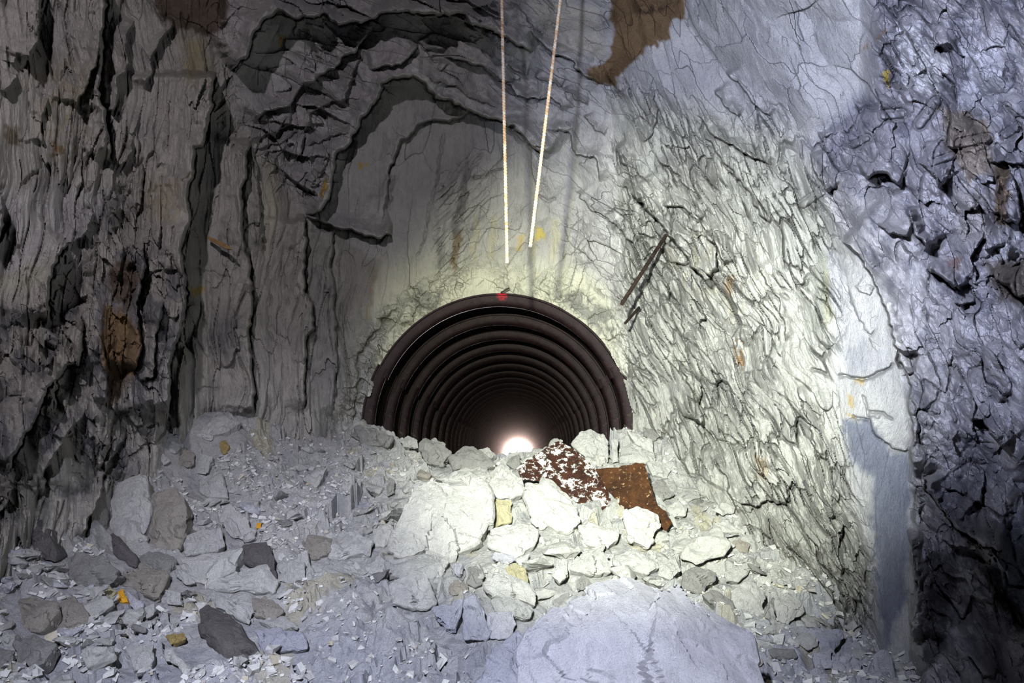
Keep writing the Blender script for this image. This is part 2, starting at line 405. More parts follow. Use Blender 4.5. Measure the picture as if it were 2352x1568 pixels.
ledge([(9,1090),(51,1006),(85,955),(106,900),(124,872)], .5, 60, groove=.12)
ledge([(0,1190),(30,1120),(14,1100)], .25, 30)
ledge([(150,562),(200,530),(215,480),(195,465)], .2, 30)
ledge([(130,1010),(170,990),(165,960)], .2, 30); ledge([(95,1150),(110,1060),(150,1000),(200,940)], .3, 40)
ledge([(180,1240),(230,1140),(250,1060),(300,990)], .25, 30)
ledge([(0,560),(10,500),(5,440)], .35, 50)
ledge([(536,700),(546,800),(520,850)], .16, 26, side=1)
crack([(420,610),(470,620),(520,640)], .03)
crack([(445,890),(505,889)], .04); crack([(440,395),(415,420)], .04)
crack([(620,640),(618,760),(640,800)], .04); crack([(650,600),(660,700)], .04)
# --- mouth surround
ledge([(812,1000),(822,900),(825,820),(845,775),(880,735),(930,690)], .16, 16, .1, side=-1, groove=.1)
# --- right wall
ledge([(1440,440),(1461,462),(1505,500),(1545,545),(1590,610),(1640,665)], 0.95, 50, .1, groove=0.18)
ledge([(1600,262),(1642,313),(1697,338),(1735,367),(1772,382)], 0.47, 28, groove=0.09)
ledge([(1610,300),(1660,360),(1700,420),(1750,490),(1775,512)], 0.38, 30, groove=0.09)
ledge([(1508,367),(1543,395),(1580,430),(1610,505)], 0.28, 22, groove=0.07)
ledge([(1521,469),(1566,475),(1591,488),(1607,510)], 0.38, 24, groove=0.09)
ledge([(1614,536),(1642,571),(1661,612)], 0.47, 26, groove=0.09)
ledge([(1859,350),(1878,405),(1900,440)], 0.47, 34)
ledge([(1665,160),(1700,200),(1740,250),(1770,270)], 0.28, 30)
ledge([(1640,200),(1660,240),(1700,265)], 0.28, 24)
ledge([(1880,300),(1892,340),(1900,350)], 0.19, 14)
ledge([(1990,412),(2015,398),(2034,400),(2066,428)], 0.66, 36, groove=0.18)
ledge([(2107,368),(2139,397),(2160,425)], 0.57, 34)
ledge([(2082,480),(2101,530),(2128,576)], 0.76, 40, groove=0.09)
ledge([(2018,518),(2050,537),(2095,544)], 0.38, 30)
ledge([(1930,555),(1975,590),(2005,640),(2030,700),(2062,800),(2090,880),(2095,1000),(2100,1100)], 0.66, 120, .06)
ledge([(2115,1095),(2150,1150),(2200,1210),(2260,1250),(2305,1262)], 1.14, 60, .1, groove=0.22)
ledge([(2128,618),(2165,640),(2205,672)], 0.66, 40, groove=0.11)
ledge([(2190,700),(2240,690)], 0.28, 20)
ledge([(2230,965),(2261,962),(2290,1010),(2306,1030)], 0.47, 34)
ledge([(2160,1240),(2250,1260),(2330,1330)], 0.38, 40)
ledge([(2290,640),(2320,660),(2352,690),(2380,700)], 0.66, 40, groove=0.18)
ledge([(2275,370),(2352,375)], 0.38, 20, groove=0.09)
ledge([(2285,380),(2300,500),(2320,600)], 0.47, 40, side=-1)
ledge([(2080,1210),(2105,1340),(2095,1480)], 0.47, 40, side=-1)
ledge([(1935,1450),(1940,1370),(1905,1310),(1880,1295)], 0.23, 20, side=1)
ledge([(1408,330),(1432,372),(1450,420),(1456,470)], .6, 26, groove=.12)
ledge([(1425,415),(1440,450),(1446,520),(1465,560)], .5, 24, groove=.12)
ledge([(1432,560),(1448,625),(1478,690),(1490,760)], .45, 26, groove=.08)
ledge([(1520,640),(1560,700),(1575,790)], .4, 26, groove=.06); ledge([(1650,620),(1690,700),(1710,800)], .35, 26, groove=.05)
ledge([(1740,600),(1790,690),(1810,790)], .3, 24, groove=.05); ledge([(1560,840),(1600,930),(1615,1010)], .35, 24, groove=.05)
ledge([(1700,900),(1740,1000),(1750,1080)], .3, 24, groove=.05); ledge([(1830,880),(1860,980),(1880,1060)], .25, 24, groove=.04)
ledge([(1640,1040),(1670,1110),(1690,1180)], .3, 22, groove=.05); ledge([(1480,330),(1500,300),(1510,250),(1498,200)], .25, 24)
pocket = poly_mask(WX, WY, [(2064,805),(2112,812),(2104,852),(2068,842)], 5); H -= .3 * pocket
crack([(1915,864),(1997,864),(2030,850),(2062,833)], .10, 4)
crack([(1955,955),(1999,966)], .06); crack([(1993,944),(2030,948),(2058,960)], .07)
crack([(1975,900),(1990,935),(1998,960)], .05)
ledge([(1999,958),(2008,985),(2020,1005),(2050,1028),(2096,1037)], .10, 40, .05, groove=.04)
ledge([(1943,650),(1970,722),(1997,772),(2016,753)], .06, 30, groove=.03)
ledge([(1965,660),(2000,680),(2012,662)], .08, 20)
# drill-hole halves
for a, b_, r in (((2112,285),(2150,235),10),((2206,330),(2268,318),9),((1845,470),(1900,432),8),((2030,265),(2070,262),9),((2310,310),(2336,292),8),((2140,375),(2190,358),6),((1960,335),(1992,318),6)):
    d, s, t = polyline_sd(GX, GY, [a, b_]); H += .05 * np.sqrt(np.clip(1 - (d / r) ** 2, 0, 1)) - .06 * np.exp(-((d - r - 3) / 3) ** 2)

def blur(A):
    for ax in (0, 1):
        A = (np.roll(A, 1, ax) + 5 * A + np.roll(A, -1, ax)) / 7
    return A
Hb = blur(H); H[2:-2, 2:-2] = .65 * H[2:-2, 2:-2] + .35 * Hb[2:-2, 2:-2]
fade_m = sstep(-500, -60, GX) * (1 - sstep(2420, 2900, GX)) * sstep(-450, -60, GY)
Yd = BY - H * (.35 + .65 * fade_m)
VP = P(GX, GY, Yd)

# albedo of the rock: bedding colours and stains that belong to the stone
T = np.zeros(GX.shape + (3,)); 
def colour(w, c): 
    global T
    T = T * (1 - w[..., None]) + np.array(c) * w[..., None]
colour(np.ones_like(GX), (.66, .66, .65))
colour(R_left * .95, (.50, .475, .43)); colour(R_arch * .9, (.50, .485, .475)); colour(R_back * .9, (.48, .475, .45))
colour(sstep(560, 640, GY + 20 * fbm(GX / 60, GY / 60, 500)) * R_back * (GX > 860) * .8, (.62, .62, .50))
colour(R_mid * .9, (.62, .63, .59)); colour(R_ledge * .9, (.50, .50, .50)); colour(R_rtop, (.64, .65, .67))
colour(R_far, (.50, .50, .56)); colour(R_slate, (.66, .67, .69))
nz = fbm(GX / 40, GY / 60, 510, 5); nf = fbm(GX / 14, GY / 18, 520, 4)
def stain(pts, c, k=.8, soft=14, thr=None):
    m = poly_mask(WX + 14 * nz, WY + 14 * nf, pts, soft) * k
    if thr is not None: m = m * sstep(thr, thr + .25, nf)
    colour(m, c)
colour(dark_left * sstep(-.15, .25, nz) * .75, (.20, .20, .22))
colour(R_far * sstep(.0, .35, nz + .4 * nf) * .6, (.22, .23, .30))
colour(R_mid * sstep(.22, .45, nf) * .45, (.40, .41, .40))
stain([(1405,-80),(1580,-80),(1572,45),(1545,42),(1530,95),(1480,120),(1450,150),(1415,190),(1365,190),(1340,165),(1400,130),(1412,80)], (.24,.16,.085), 1, 5)
stain([(1450,10),(1560,5),(1500,30),(1450,40)], (.07,.045,.03), .8, 8, -.2)
stain([(350,-60),(540,-60),(520,50),(480,85),(400,70),(360,20)], (.13,.09,.06), .9, 10)
stain([(425,90),(470,95),(465,150),(440,190),(425,150)], (.50,.40,.17), .75, 14)
stain([(395,75),(480,90),(485,180),(430,200)], (.36,.33,.24), .6, 14)
stain([(60,150),(200,140),(220,300),(100,320)], (.40,.34,.22), .55, 30, -.2)
stain([(110,330),(180,335),(175,370),(115,365)], (.28,.18,.06), .8, 8, -.2)
stain([(15,290),(55,290),(52,335),(18,335)], (.17,.13,.07), .8, 8)
stain([(320,420),(420,400),(400,520),(330,500)], (.45,.38,.22), .5, 24, -.3)
stain([(250,700),(300,720),(320,760),(318,850),(285,870),(245,860),(230,780)], (.34,.23,.12), .95, 6)
stain([(250,620),(310,600),(325,650),(300,710),(260,690)], (.16,.11,.07), .8, 10)
stain([(250,870),(285,870),(270,920),(245,930)], (.32,.22,.12), .8, 6)
stain([(490,720),(545,735),(550,810),(500,830),(470,780)], (.23,.23,.23), .7, 24)
stain([(447,662),(458,662),(456,685),(448,685)], (.55,.38,.10), .9, 4)
stain([(606,370),(640,380),(634,520),(612,600)], (.58,.54,.40), .6, 8)
stain([(740,420),(750,415),(748,450),(738,455)], (.55,.36,.05), .9, 3)
for x, y, r in ((640,95,5),(655,85,5),(828,380,7),(843,378,4),(2040,185,5)): stain([(x-r,y-r*1.6),(x+r,y-r),(x+r*.6,y+r*1.8),(x-r,y+r)], (.60,.42,.10), .9, 3)
stain([(850,610),(866,610),(858,730),(846,730)], (.46,.36,.16), .7, 6)
stain([(640,0),(655,0)], (.5,.5,.5), 0, 5) if False else None
stain([(1035,520),(1060,520),(1050,620),(1035,615)], (.26,.19,.10), .8, 5)
stain([(1060,395),(1085,340),(1070,470),(1045,540),(1030,520)], (.24,.24,.24), .7, 6)
stain([(1005,545),(1020,545),(1015,620),(1005,615)], (.28,.27,.26), .7, 4)
stain([(1225,520),(1245,515),(1252,548),(1232,556)], (.66,.54,.14), .95, 4)
stain([(1180,540),(1200,545),(1195,570),(1182,570)], (.62,.48,.16), .7, 5)
for x in (1090, 1130, 1215, 1265): stain([(x,500),(x+14,510),(x+8,600),(x-6,590)], (.60,.56,.34), .5, 8)
stain([(1270,675),(1330,665),(1400,720),(1420,800),(1370,770),(1300,710)], (.20,.20,.19), .75, 8, -.25)
stain([(960,665),(1020,670),(990,720),(930,740)], (.24,.24,.22), .7, 8, -.2)
stain([(830,770),(880,740),(860,900),(830,930)], (.34,.34,.33), .6, 10)
stain([(765,530),(870,600),(850,760),(815,960),(780,960)], (.34,.33,.28), .7, 10)
stain([(700,520),(765,530),(778,720),(778,990),(720,1000),(705,760)], (.32,.32,.30), .6, 12)
stain([(1500,600),(1600,500),(1720,700),(1680,760)], (.64,.60,.46), .4, 30, 0)
stain([(1680,780),(1710,790),(1705,860),(1690,850)], (.42,.25,.10), .8, 4, -.2)
stain([(1665,640),(1685,640),(1680,680),(1668,675)], (.45,.28,.12), .7, 5)
stain([(1740,1050),(1765,1050),(1760,1100),(1742,1095)], (.55,.42,.28), .6, 8)
stain([(1560,640),(1590,800),(1640,1000),(1590,1000),(1530,820)], (.42,.44,.38), .5, 30, -.1)
stain([(1880,560),(1915,620),(1915,700),(1880,760),(1865,650)], (.38,.40,.36), .7, 10)
stain([(1890,600),(1918,640),(1915,740),(1895,740)], (.52,.52,.38), .6, 6)
stain([(1900,570),(1935,600),(1960,680),(2000,800),(2050,800),(2055,840),(1960,860),(1925,760),(1910,680)], (.64,.65,.70), .9, 4)
stain([(1940,790),(1985,790),(2000,850),(1960,855)], (.40,.42,.50), .5, 14)
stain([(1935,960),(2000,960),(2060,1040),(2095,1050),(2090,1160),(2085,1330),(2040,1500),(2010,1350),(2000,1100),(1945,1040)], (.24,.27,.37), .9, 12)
for pts in ([(1970,865),(1995,870),(1985,885)], [(1950,905),(1965,915),(1955,940),(1948,930)], [(1945,940),(1965,955),(1960,962)]): stain(pts, (.66,.50,.22), .8, 3)
stain([(2010,70),(2060,110),(2100,200),(2060,210),(2035,150)], (.30,.30,.36), .5, 12)
stain([(2050,60),(2110,70),(2200,190),(2160,230),(2080,200)], (.76,.78,.84), .9, 8)
stain([(2190,120),(2290,100),(2320,230),(2260,270),(2200,240)], (.60,.62,.72), .8, 12)
stain([(2200,60),(2220,160),(2180,260),(2150,240)], (.20,.20,.25), .8, 8)
stain([(2160,240),(2260,270),(2290,380),(2220,420),(2170,330)], (.34,.28,.22), .8, 12)
stain([(2285,380),(2320,390),(2315,520),(2290,560)], (.20,.14,.08), .9, 6)
stain([(2260,600),(2400,590),(2400,700),(2300,690)], (.14,.11,.08), .85, 10)
stain([(2290,520),(2345,520),(2340,590),(2285,590)], (.70,.72,.80), .9, 6)
stain([(2185,440),(2280,440),(2270,540),(2200,560)], (.44,.42,.42), .6, 14)
stain([(2030,170),(2042,165),(2048,200),(2038,195)], (.62,.48,.10), .95, 3)
stain([(1985,110),(2030,70),(2035,80),(1990,118)], (.45,.30,.20), .7, 3, -.2)
stain([(2170,590),(2210,590),(2205,620),(2180,620)], (.26,.15,.12), .7, 8)
stain([(2140,1270),(2200,1260),(2170,1500),(2110,1560)], (.10,.10,.12), .85, 8)
stain([(2300,1180),(2420,1150),(2420,1500),(2300,1400)], (.24,.27,.36), .7, 16)
stain([(2230,1040),(2290,1020),(2260,1100),(2200,1180)], (.20,.20,.24), .7, 8)
stain([(1380,20),(1300,0),(1220,0),(1250,100),(1300,120),(1390,130)], (.66,.64,.56), .7, 10)
stain([(0,440),(130,420),(260,440),(200,560),(140,640),(0,680)], (.56,.55,.54), .8, 14)
stain([(0,640),(110,600),(110,650),(0,680)], (.50,.50,.36), .6, 14)
T *= (1 + .05 * nf[..., None])

# split into the walls and drop what the tunnel mouth opens
RX, RZ, RR, SLOPE, KX = -.195, ZC + .39, 2.03, -.0095, .01357
quads_i, quads_j = np.meshgrid(np.arange(len(ax_y) - 1), np.arange(len(ax_x) - 1), indexing='ij')
ncol = len(ax_x)
vid = (quads_i * ncol + quads_j)
Q = np.stack([vid, vid + 1, vid + 1 + ncol, vid + ncol], -1)
cx = (GX[:-1, :-1] + GX[1:, 1:]) / 2; cy = (GY[:-1, :-1] + GY[1:, 1:]) / 2
ctr = (VP[:-1, :-1] + VP[1:, 1:] + VP[1:, :-1] + VP[:-1, 1:]) / 4
# opening measured in the plane of the mouth (seen along each sight line)
a_, b_ = ray(cx, cy); ox_, oz_ = a_ * 9.33 - RX, b_ * 9.33 + ZC - RZ
rad = np.hypot(ox_, np.maximum(oz_, 0)); ang = np.arctan2(oz_, ox_)
hole = rad < RR - .002 + .02 * fbm(cx / 40, cy / 40, 77, 3)
roof = cy < np.interp(cx, [-900, 0, 350, 480, 620, 760, 900, 1130, 1400, 1600, 1700, 2000, 2352, 3250], [-500, -300, -60, 20, 60, 60, 45, 70, 150, -20, -60, -260, -420, -500]) + 10 * fbm(cx / 30, cy / 30, 61, 3)
part = np.where(roof, 3, np.where((cx < np.interp(cy, [0, 350, 520, 1600], [560, 620, 765, 790])), 0, np.where(cx < np.interp(cy, [0, 200, 700, 1600], [1400, 1400, 1440, 1460]), 1, 2)))
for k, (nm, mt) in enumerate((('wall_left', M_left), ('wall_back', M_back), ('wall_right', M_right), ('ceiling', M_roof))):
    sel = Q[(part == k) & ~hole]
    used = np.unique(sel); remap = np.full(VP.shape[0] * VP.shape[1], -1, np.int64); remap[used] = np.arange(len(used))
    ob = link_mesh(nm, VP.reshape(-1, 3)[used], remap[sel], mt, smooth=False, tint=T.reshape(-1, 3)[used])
    tag(ob, kind='structure')

# the chamber behind the photographer
bl = [tuple(VP[i, 0]) for i in range(VP.shape[0] - 1, -1, -1)] + [tuple(VP[0, j]) for j in range(1, VP.shape[1])] + [tuple(VP[i, -1]) for i in range(1, VP.shape[0])]
bl = bl[::6] + [bl[-1]]
ring = np.array(bl); n = len(ring); vs_ = [ring]
for yy, sc_ in ((1.2, 1.05), (-1.5, 1.0), (-4.0, .9)):
    r2 = ring.copy(); r2[:, 1] = yy + .15 * rng.standard_normal(n); r2[:, 0] *= sc_; r2[:, 2] = ZC + (r2[:, 2] - ZC) * sc_; vs_.append(r2)
vs_ = np.concatenate(vs_ + [np.array([[0, -4.6, ZC]])]); fs_ = []
for k in range(3):
    for i in range(n - 1): a = k * n + i; fs_.append((a, a + 1, a + 1 + n, a + n))
for i in range(n - 1): fs_.append((3 * n + i, 3 * n + i + 1, 4 * n))
fs_.append((3 * n, 3 * n + n - 1, 4 * n))
tag(link_mesh('wall_rear', vs_, fs_, stone_mat('grey')), kind='structure')

# ------------------------------------------------------------------ heap of broken rock on the floor
gc = [(200,1568,4.1),(700,1568,4.5),(1176,1568,4.4),(1700,1568,4.3),(2100,1568,4.2),(0,1568,3.8),(300,1450,4.7),(800,1450,5.0),(1500,1450,4.9),(1960,1500,4.8),
      (150,1330,4.9),(500,1330,5.5),(900,1330,5.7),(1300,1330,5.6),(1700,1330,5.7),(1880,1400,5.3),(0,1290,4.6),(100,1250,5.0),
      (300,1200,5.9),(600,1200,6.3),(900,1200,6.6),(1200,1200,6.6),(1500,1200,6.8),(1740,1240,6.5),(300,1080,6.3),(450,1080,6.7),(700,1100,7.4),(950,1100,7.5),(1250,1120,7.4),(1500,1100,7.8),(1620,1150,7.5),
      (370,1000,6.7),(450,955,7.1),(520,955,7.3),(600,985,7.9),(700,1010,8.5),(760,1020,8.9),(850,1020,8.8),(1000,1050,8.7),(1100,1060,8.6),(1200,1060,8.6),(1350,1030,8.7),(1440,1010,8.8),(1520,1010,8.6),(820,985,9.2)]
gp = np.array([P(a, b, c) for a, b, c in gc])
gw = np.array([(-2,10.4,1.3),(-.2,10.4,.95),(1.6,10.4,1.2),(-2,12,.25),(0,12,.2),(2,12,.25),(-2,15,.0),(2,15,.0),(0,15,0),(-3,2.5,0),(0,2.5,0),(3,2.5,0),(-5,0,0),(0,0,0),(5,0,0),(-5,4,.6),(-5.5,8,1.8),(-4,10,2.0),(4,8,1.2),(4.5,5,.4),(3,10,1.6)], float)
gp = np.concatenate([gp, gw])
gz = rbf(gp[:, 0], gp[:, 1], gp[:, 2], .12)
gx = np.arange(-5.6, 5.0, .022); gy = np.concatenate([np.arange(-5, 3.0, .12), np.arange(3.0, 10.2, .018), np.arange(10.2, 15, .06)])
FX, FY = np.meshgrid(gx, gy)
FZ = gz(FX, FY)
FZ = np.where(FY < 2.5, np.minimum(FZ, 0.02), FZ)
def fl_add(scale, amp, s, ang=.4, sx=1.0, tilt=.8):
    u = (FX * math.cos(ang) + FY * math.sin(ang)) / scale / sx; v = (-FX * math.sin(ang) + FY * math.cos(ang)) / scale
    h, c, e = facet(u + .3 * fbm(u * 2, v * 2, s + 30, 3), v + .3 * fbm(u * 2, v * 2, s + 40, 3), s, tilt); return h * amp
near = sstep(2.6, 3.6, FY)
FZ0 = FZ; RELIEF = near * (fl_add(.55, .10, 600, .5, 1.5, 1.3) + fl_add(.22, .065, 610, 1.1, 1.4, 1.3) + fl_add(.10, .034, 620, .2, 1.3, 1.2) + fl_add(.045, .014, 630, .8, 1.2, 1.2)) + .02 * fbm(FX * 6, FY * 6, 640, 4)
foot = []
FT = np.zeros(FX.shape + (3,)) + np.array((.70, .71, .69))
def fcol(w, c): 
    global FT
    FT = FT * (1 - w[..., None]) + np.array(c) * w[..., None]
n1 = fbm(FX * 1.5, FY * 1.5, 650, 5); n2 = fbm(FX * 7, FY * 7, 660, 4)
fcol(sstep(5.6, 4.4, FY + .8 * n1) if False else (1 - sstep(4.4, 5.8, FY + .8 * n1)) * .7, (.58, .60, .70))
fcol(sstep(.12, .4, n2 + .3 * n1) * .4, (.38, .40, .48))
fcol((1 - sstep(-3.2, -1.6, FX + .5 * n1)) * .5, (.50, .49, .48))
fcol(sstep(.38, .5, fbm(FX * 2.3, FY * 2.3, 670, 3)) * .5, (.64, .58, .36))
def ground_at(x, y):
    i = np.clip(np.searchsorted(gy, y), 1, len(gy) - 1); j = np.clip(np.searchsorted(gx, x), 1, len(gx) - 1)
    return FZ[i, j]
def ground_hit(px, py, y0=3.0, y1=10.5):
    a, b = ray(px, py); Y = np.arange(y0, y1, .01)
    z = gz(a * Y, Y) + 0.0
    below = np.where(ZC + b * Y < z)[0]
    return float(Y[below[0]]) if len(below) else 9.0
nj = len(gx); qi, qj = np.meshgrid(np.arange(len(gy) - 1), np.arange(nj - 1), indexing='ij'); v0 = qi * nj + qj
FQ = np.stack([v0, v0 + 1, v0 + 1 + nj, v0 + nj], -1).reshape(-1, 4)

# ------------------------------------------------------------------ stones
import bmesh
def hull_mesh(name, pts, mat, rough, seed, cuts=None, size=None, stretch=None):
    bm = bmesh.new()
    for p in pts: bm.verts.new(p)
    r = bmesh.ops.convex_hull(bm, input=bm.verts[:])
    junk = [g for g in (r['geom_interior'] + r['geom_unused']) if isinstance(g, bmesh.types.BMVert) and g.is_valid]
    bmesh.ops.delete(bm, geom=list(set(junk)), context='VERTS')
    loose = [v for v in bm.verts if not v.link_faces]
    if loose: bmesh.ops.delete(bm, geom=loose, context='VERTS')
    if size is None:
        co = np.array([v.co[:] for v in bm.verts]); size = float(np.linalg.norm(co.max(0) - co.min(0)))
    if cuts is None: cuts = 3
    bmesh.ops.bevel(bm, geom=bm.edges[:], offset=size * .012, segments=1, affect='EDGES', clamp_overlap=True)
    for k in range(cuts):
        lim = size * .09 / (1.7 ** k) 
        es = [e for e in bm.edges if e.calc_length() > lim]
        if es: bmesh.ops.subdivide_edges(bm, edges=es, cuts=1, use_grid_fill=True)
        bmesh.ops.triangulate(bm, faces=[f for f in bm.faces if len(f.verts) > 4])
    bm.normal_update()
    co = np.array([v.co[:] for v in bm.verts]); no = np.array([v.normal[:] for v in bm.verts])
    s = size
    u = co[:, 0] / s + .37 * co[:, 1] / s + seed; v = co[:, 2] / s + .43 * co[:, 1] / s + seed * 1.7
    h, _, _ = facet(u * 4.5 + .4 * fbm(u * 5, v * 5, 9), v * 3 + .4 * fbm(u * 5, v * 5, 19), seed % 97, .9)
    h2, _, _ = facet(u * 14, v * 9, (seed + 3) % 97, .9)
    disp = s * rough * (.044 * h + .012 * h2 + .007 * fbm(u * 6, v * 6, seed % 31, 4))
    co = co + no * disp[:, None]
    for vv, c in zip(bm.verts, co): vv.co = c
    bmesh.ops.recalc_face_normals(bm, faces=bm.faces[:])
    me = bpy.data.meshes.new(name); bm.to_mesh(me); bm.free()
    me.materials.append(mat); me.polygons.foreach_set('use_smooth', [True] * len(me.polygons)); me.set_sharp_from_angle(angle=math.radians(11))
    return me

CROPS = dict(A=(800, 980, 2.94), B=(0, 900, 2.348), C=(1000, 1150, 2.352), F=(0, 0, 1))
def px_of(crop, pts):
    ox, oy, s = CROPS[crop]; return [(ox + x / s, oy + y / s) for x, y in pts]

def hero(crop, pts, label, mat='white', lean=1.0, Y=None, bulge=.22, name='rock', cat='rock', group='fallen rocks on the rubble heap', rough=1.0, sink=.0, cuts=3, dy=0):
    pts = px_of(crop, pts)
    seed = int(abs(sum(p[0] * 3 + p[1] for p in pts))) % 9973; r = np.random.default_rng(seed)
    bot = max(pts, key=lambda p: p[1]); cxp = sum(p[0] for p in pts) / len(pts)
    Yb = Y if Y else ground_hit((bot[0] + cxp) / 2, bot[1]) + dy
    _, sb = ray(bot[0], bot[1]); zb = float(sb) * Yb
    out = []
    for x, y in pts:
        a, s = ray(x, y); s = float(s)
        Yv = (Yb - lean * zb) / (1 - lean * s); out.append(np.array([float(a) * Yv, Yv, s * Yv + ZC]))
    out = np.array(out); c = out.mean(0); size = np.linalg.norm(out.max(0) - out.min(0))
    nrm = np.array([0, -1.0, lean]); nrm /= np.linalg.norm(nrm)
    cloud = [o for o in out]
    k = max(3, min(5, len(pts) - 2))
    for i in range(k):
        j = r.integers(len(out)); t = r.uniform(.15, .55)
        q = c + (out[j] - c) * t
        viewdir = np.array([0, 0, ZC]) - q; viewdir /= np.linalg.norm(viewdir)
        cloud.append(q + viewdir * size * bulge * r.uniform(.35, .75) * (1 - t * .6))
    for o in out:      # hidden back, a little smaller so the outline stays the front's
        q = c + (o - c) * r.uniform(.7, .86) - nrm * size * .32 * r.uniform(.8, 1.1)
        cloud.append(q)
    foot.append((c[0], c[1], (out[:, 0].max() - out[:, 0].min()) / 2, (out[:, 1].max() - out[:, 1].min()) / 2 + size * .08))
    base = np.array([c[0], c[1], out[:, 2].min()])
    cl = np.array(cloud) - base
    me = hull_mesh(name, [tuple(p) for p in cl], stone_mat(mat), rough, seed, cuts=cuts)
    o = bpy.data.objects.new(name, me); C.objects.link(o); o.location = tuple(base)
    return tag(o, label, cat, group)

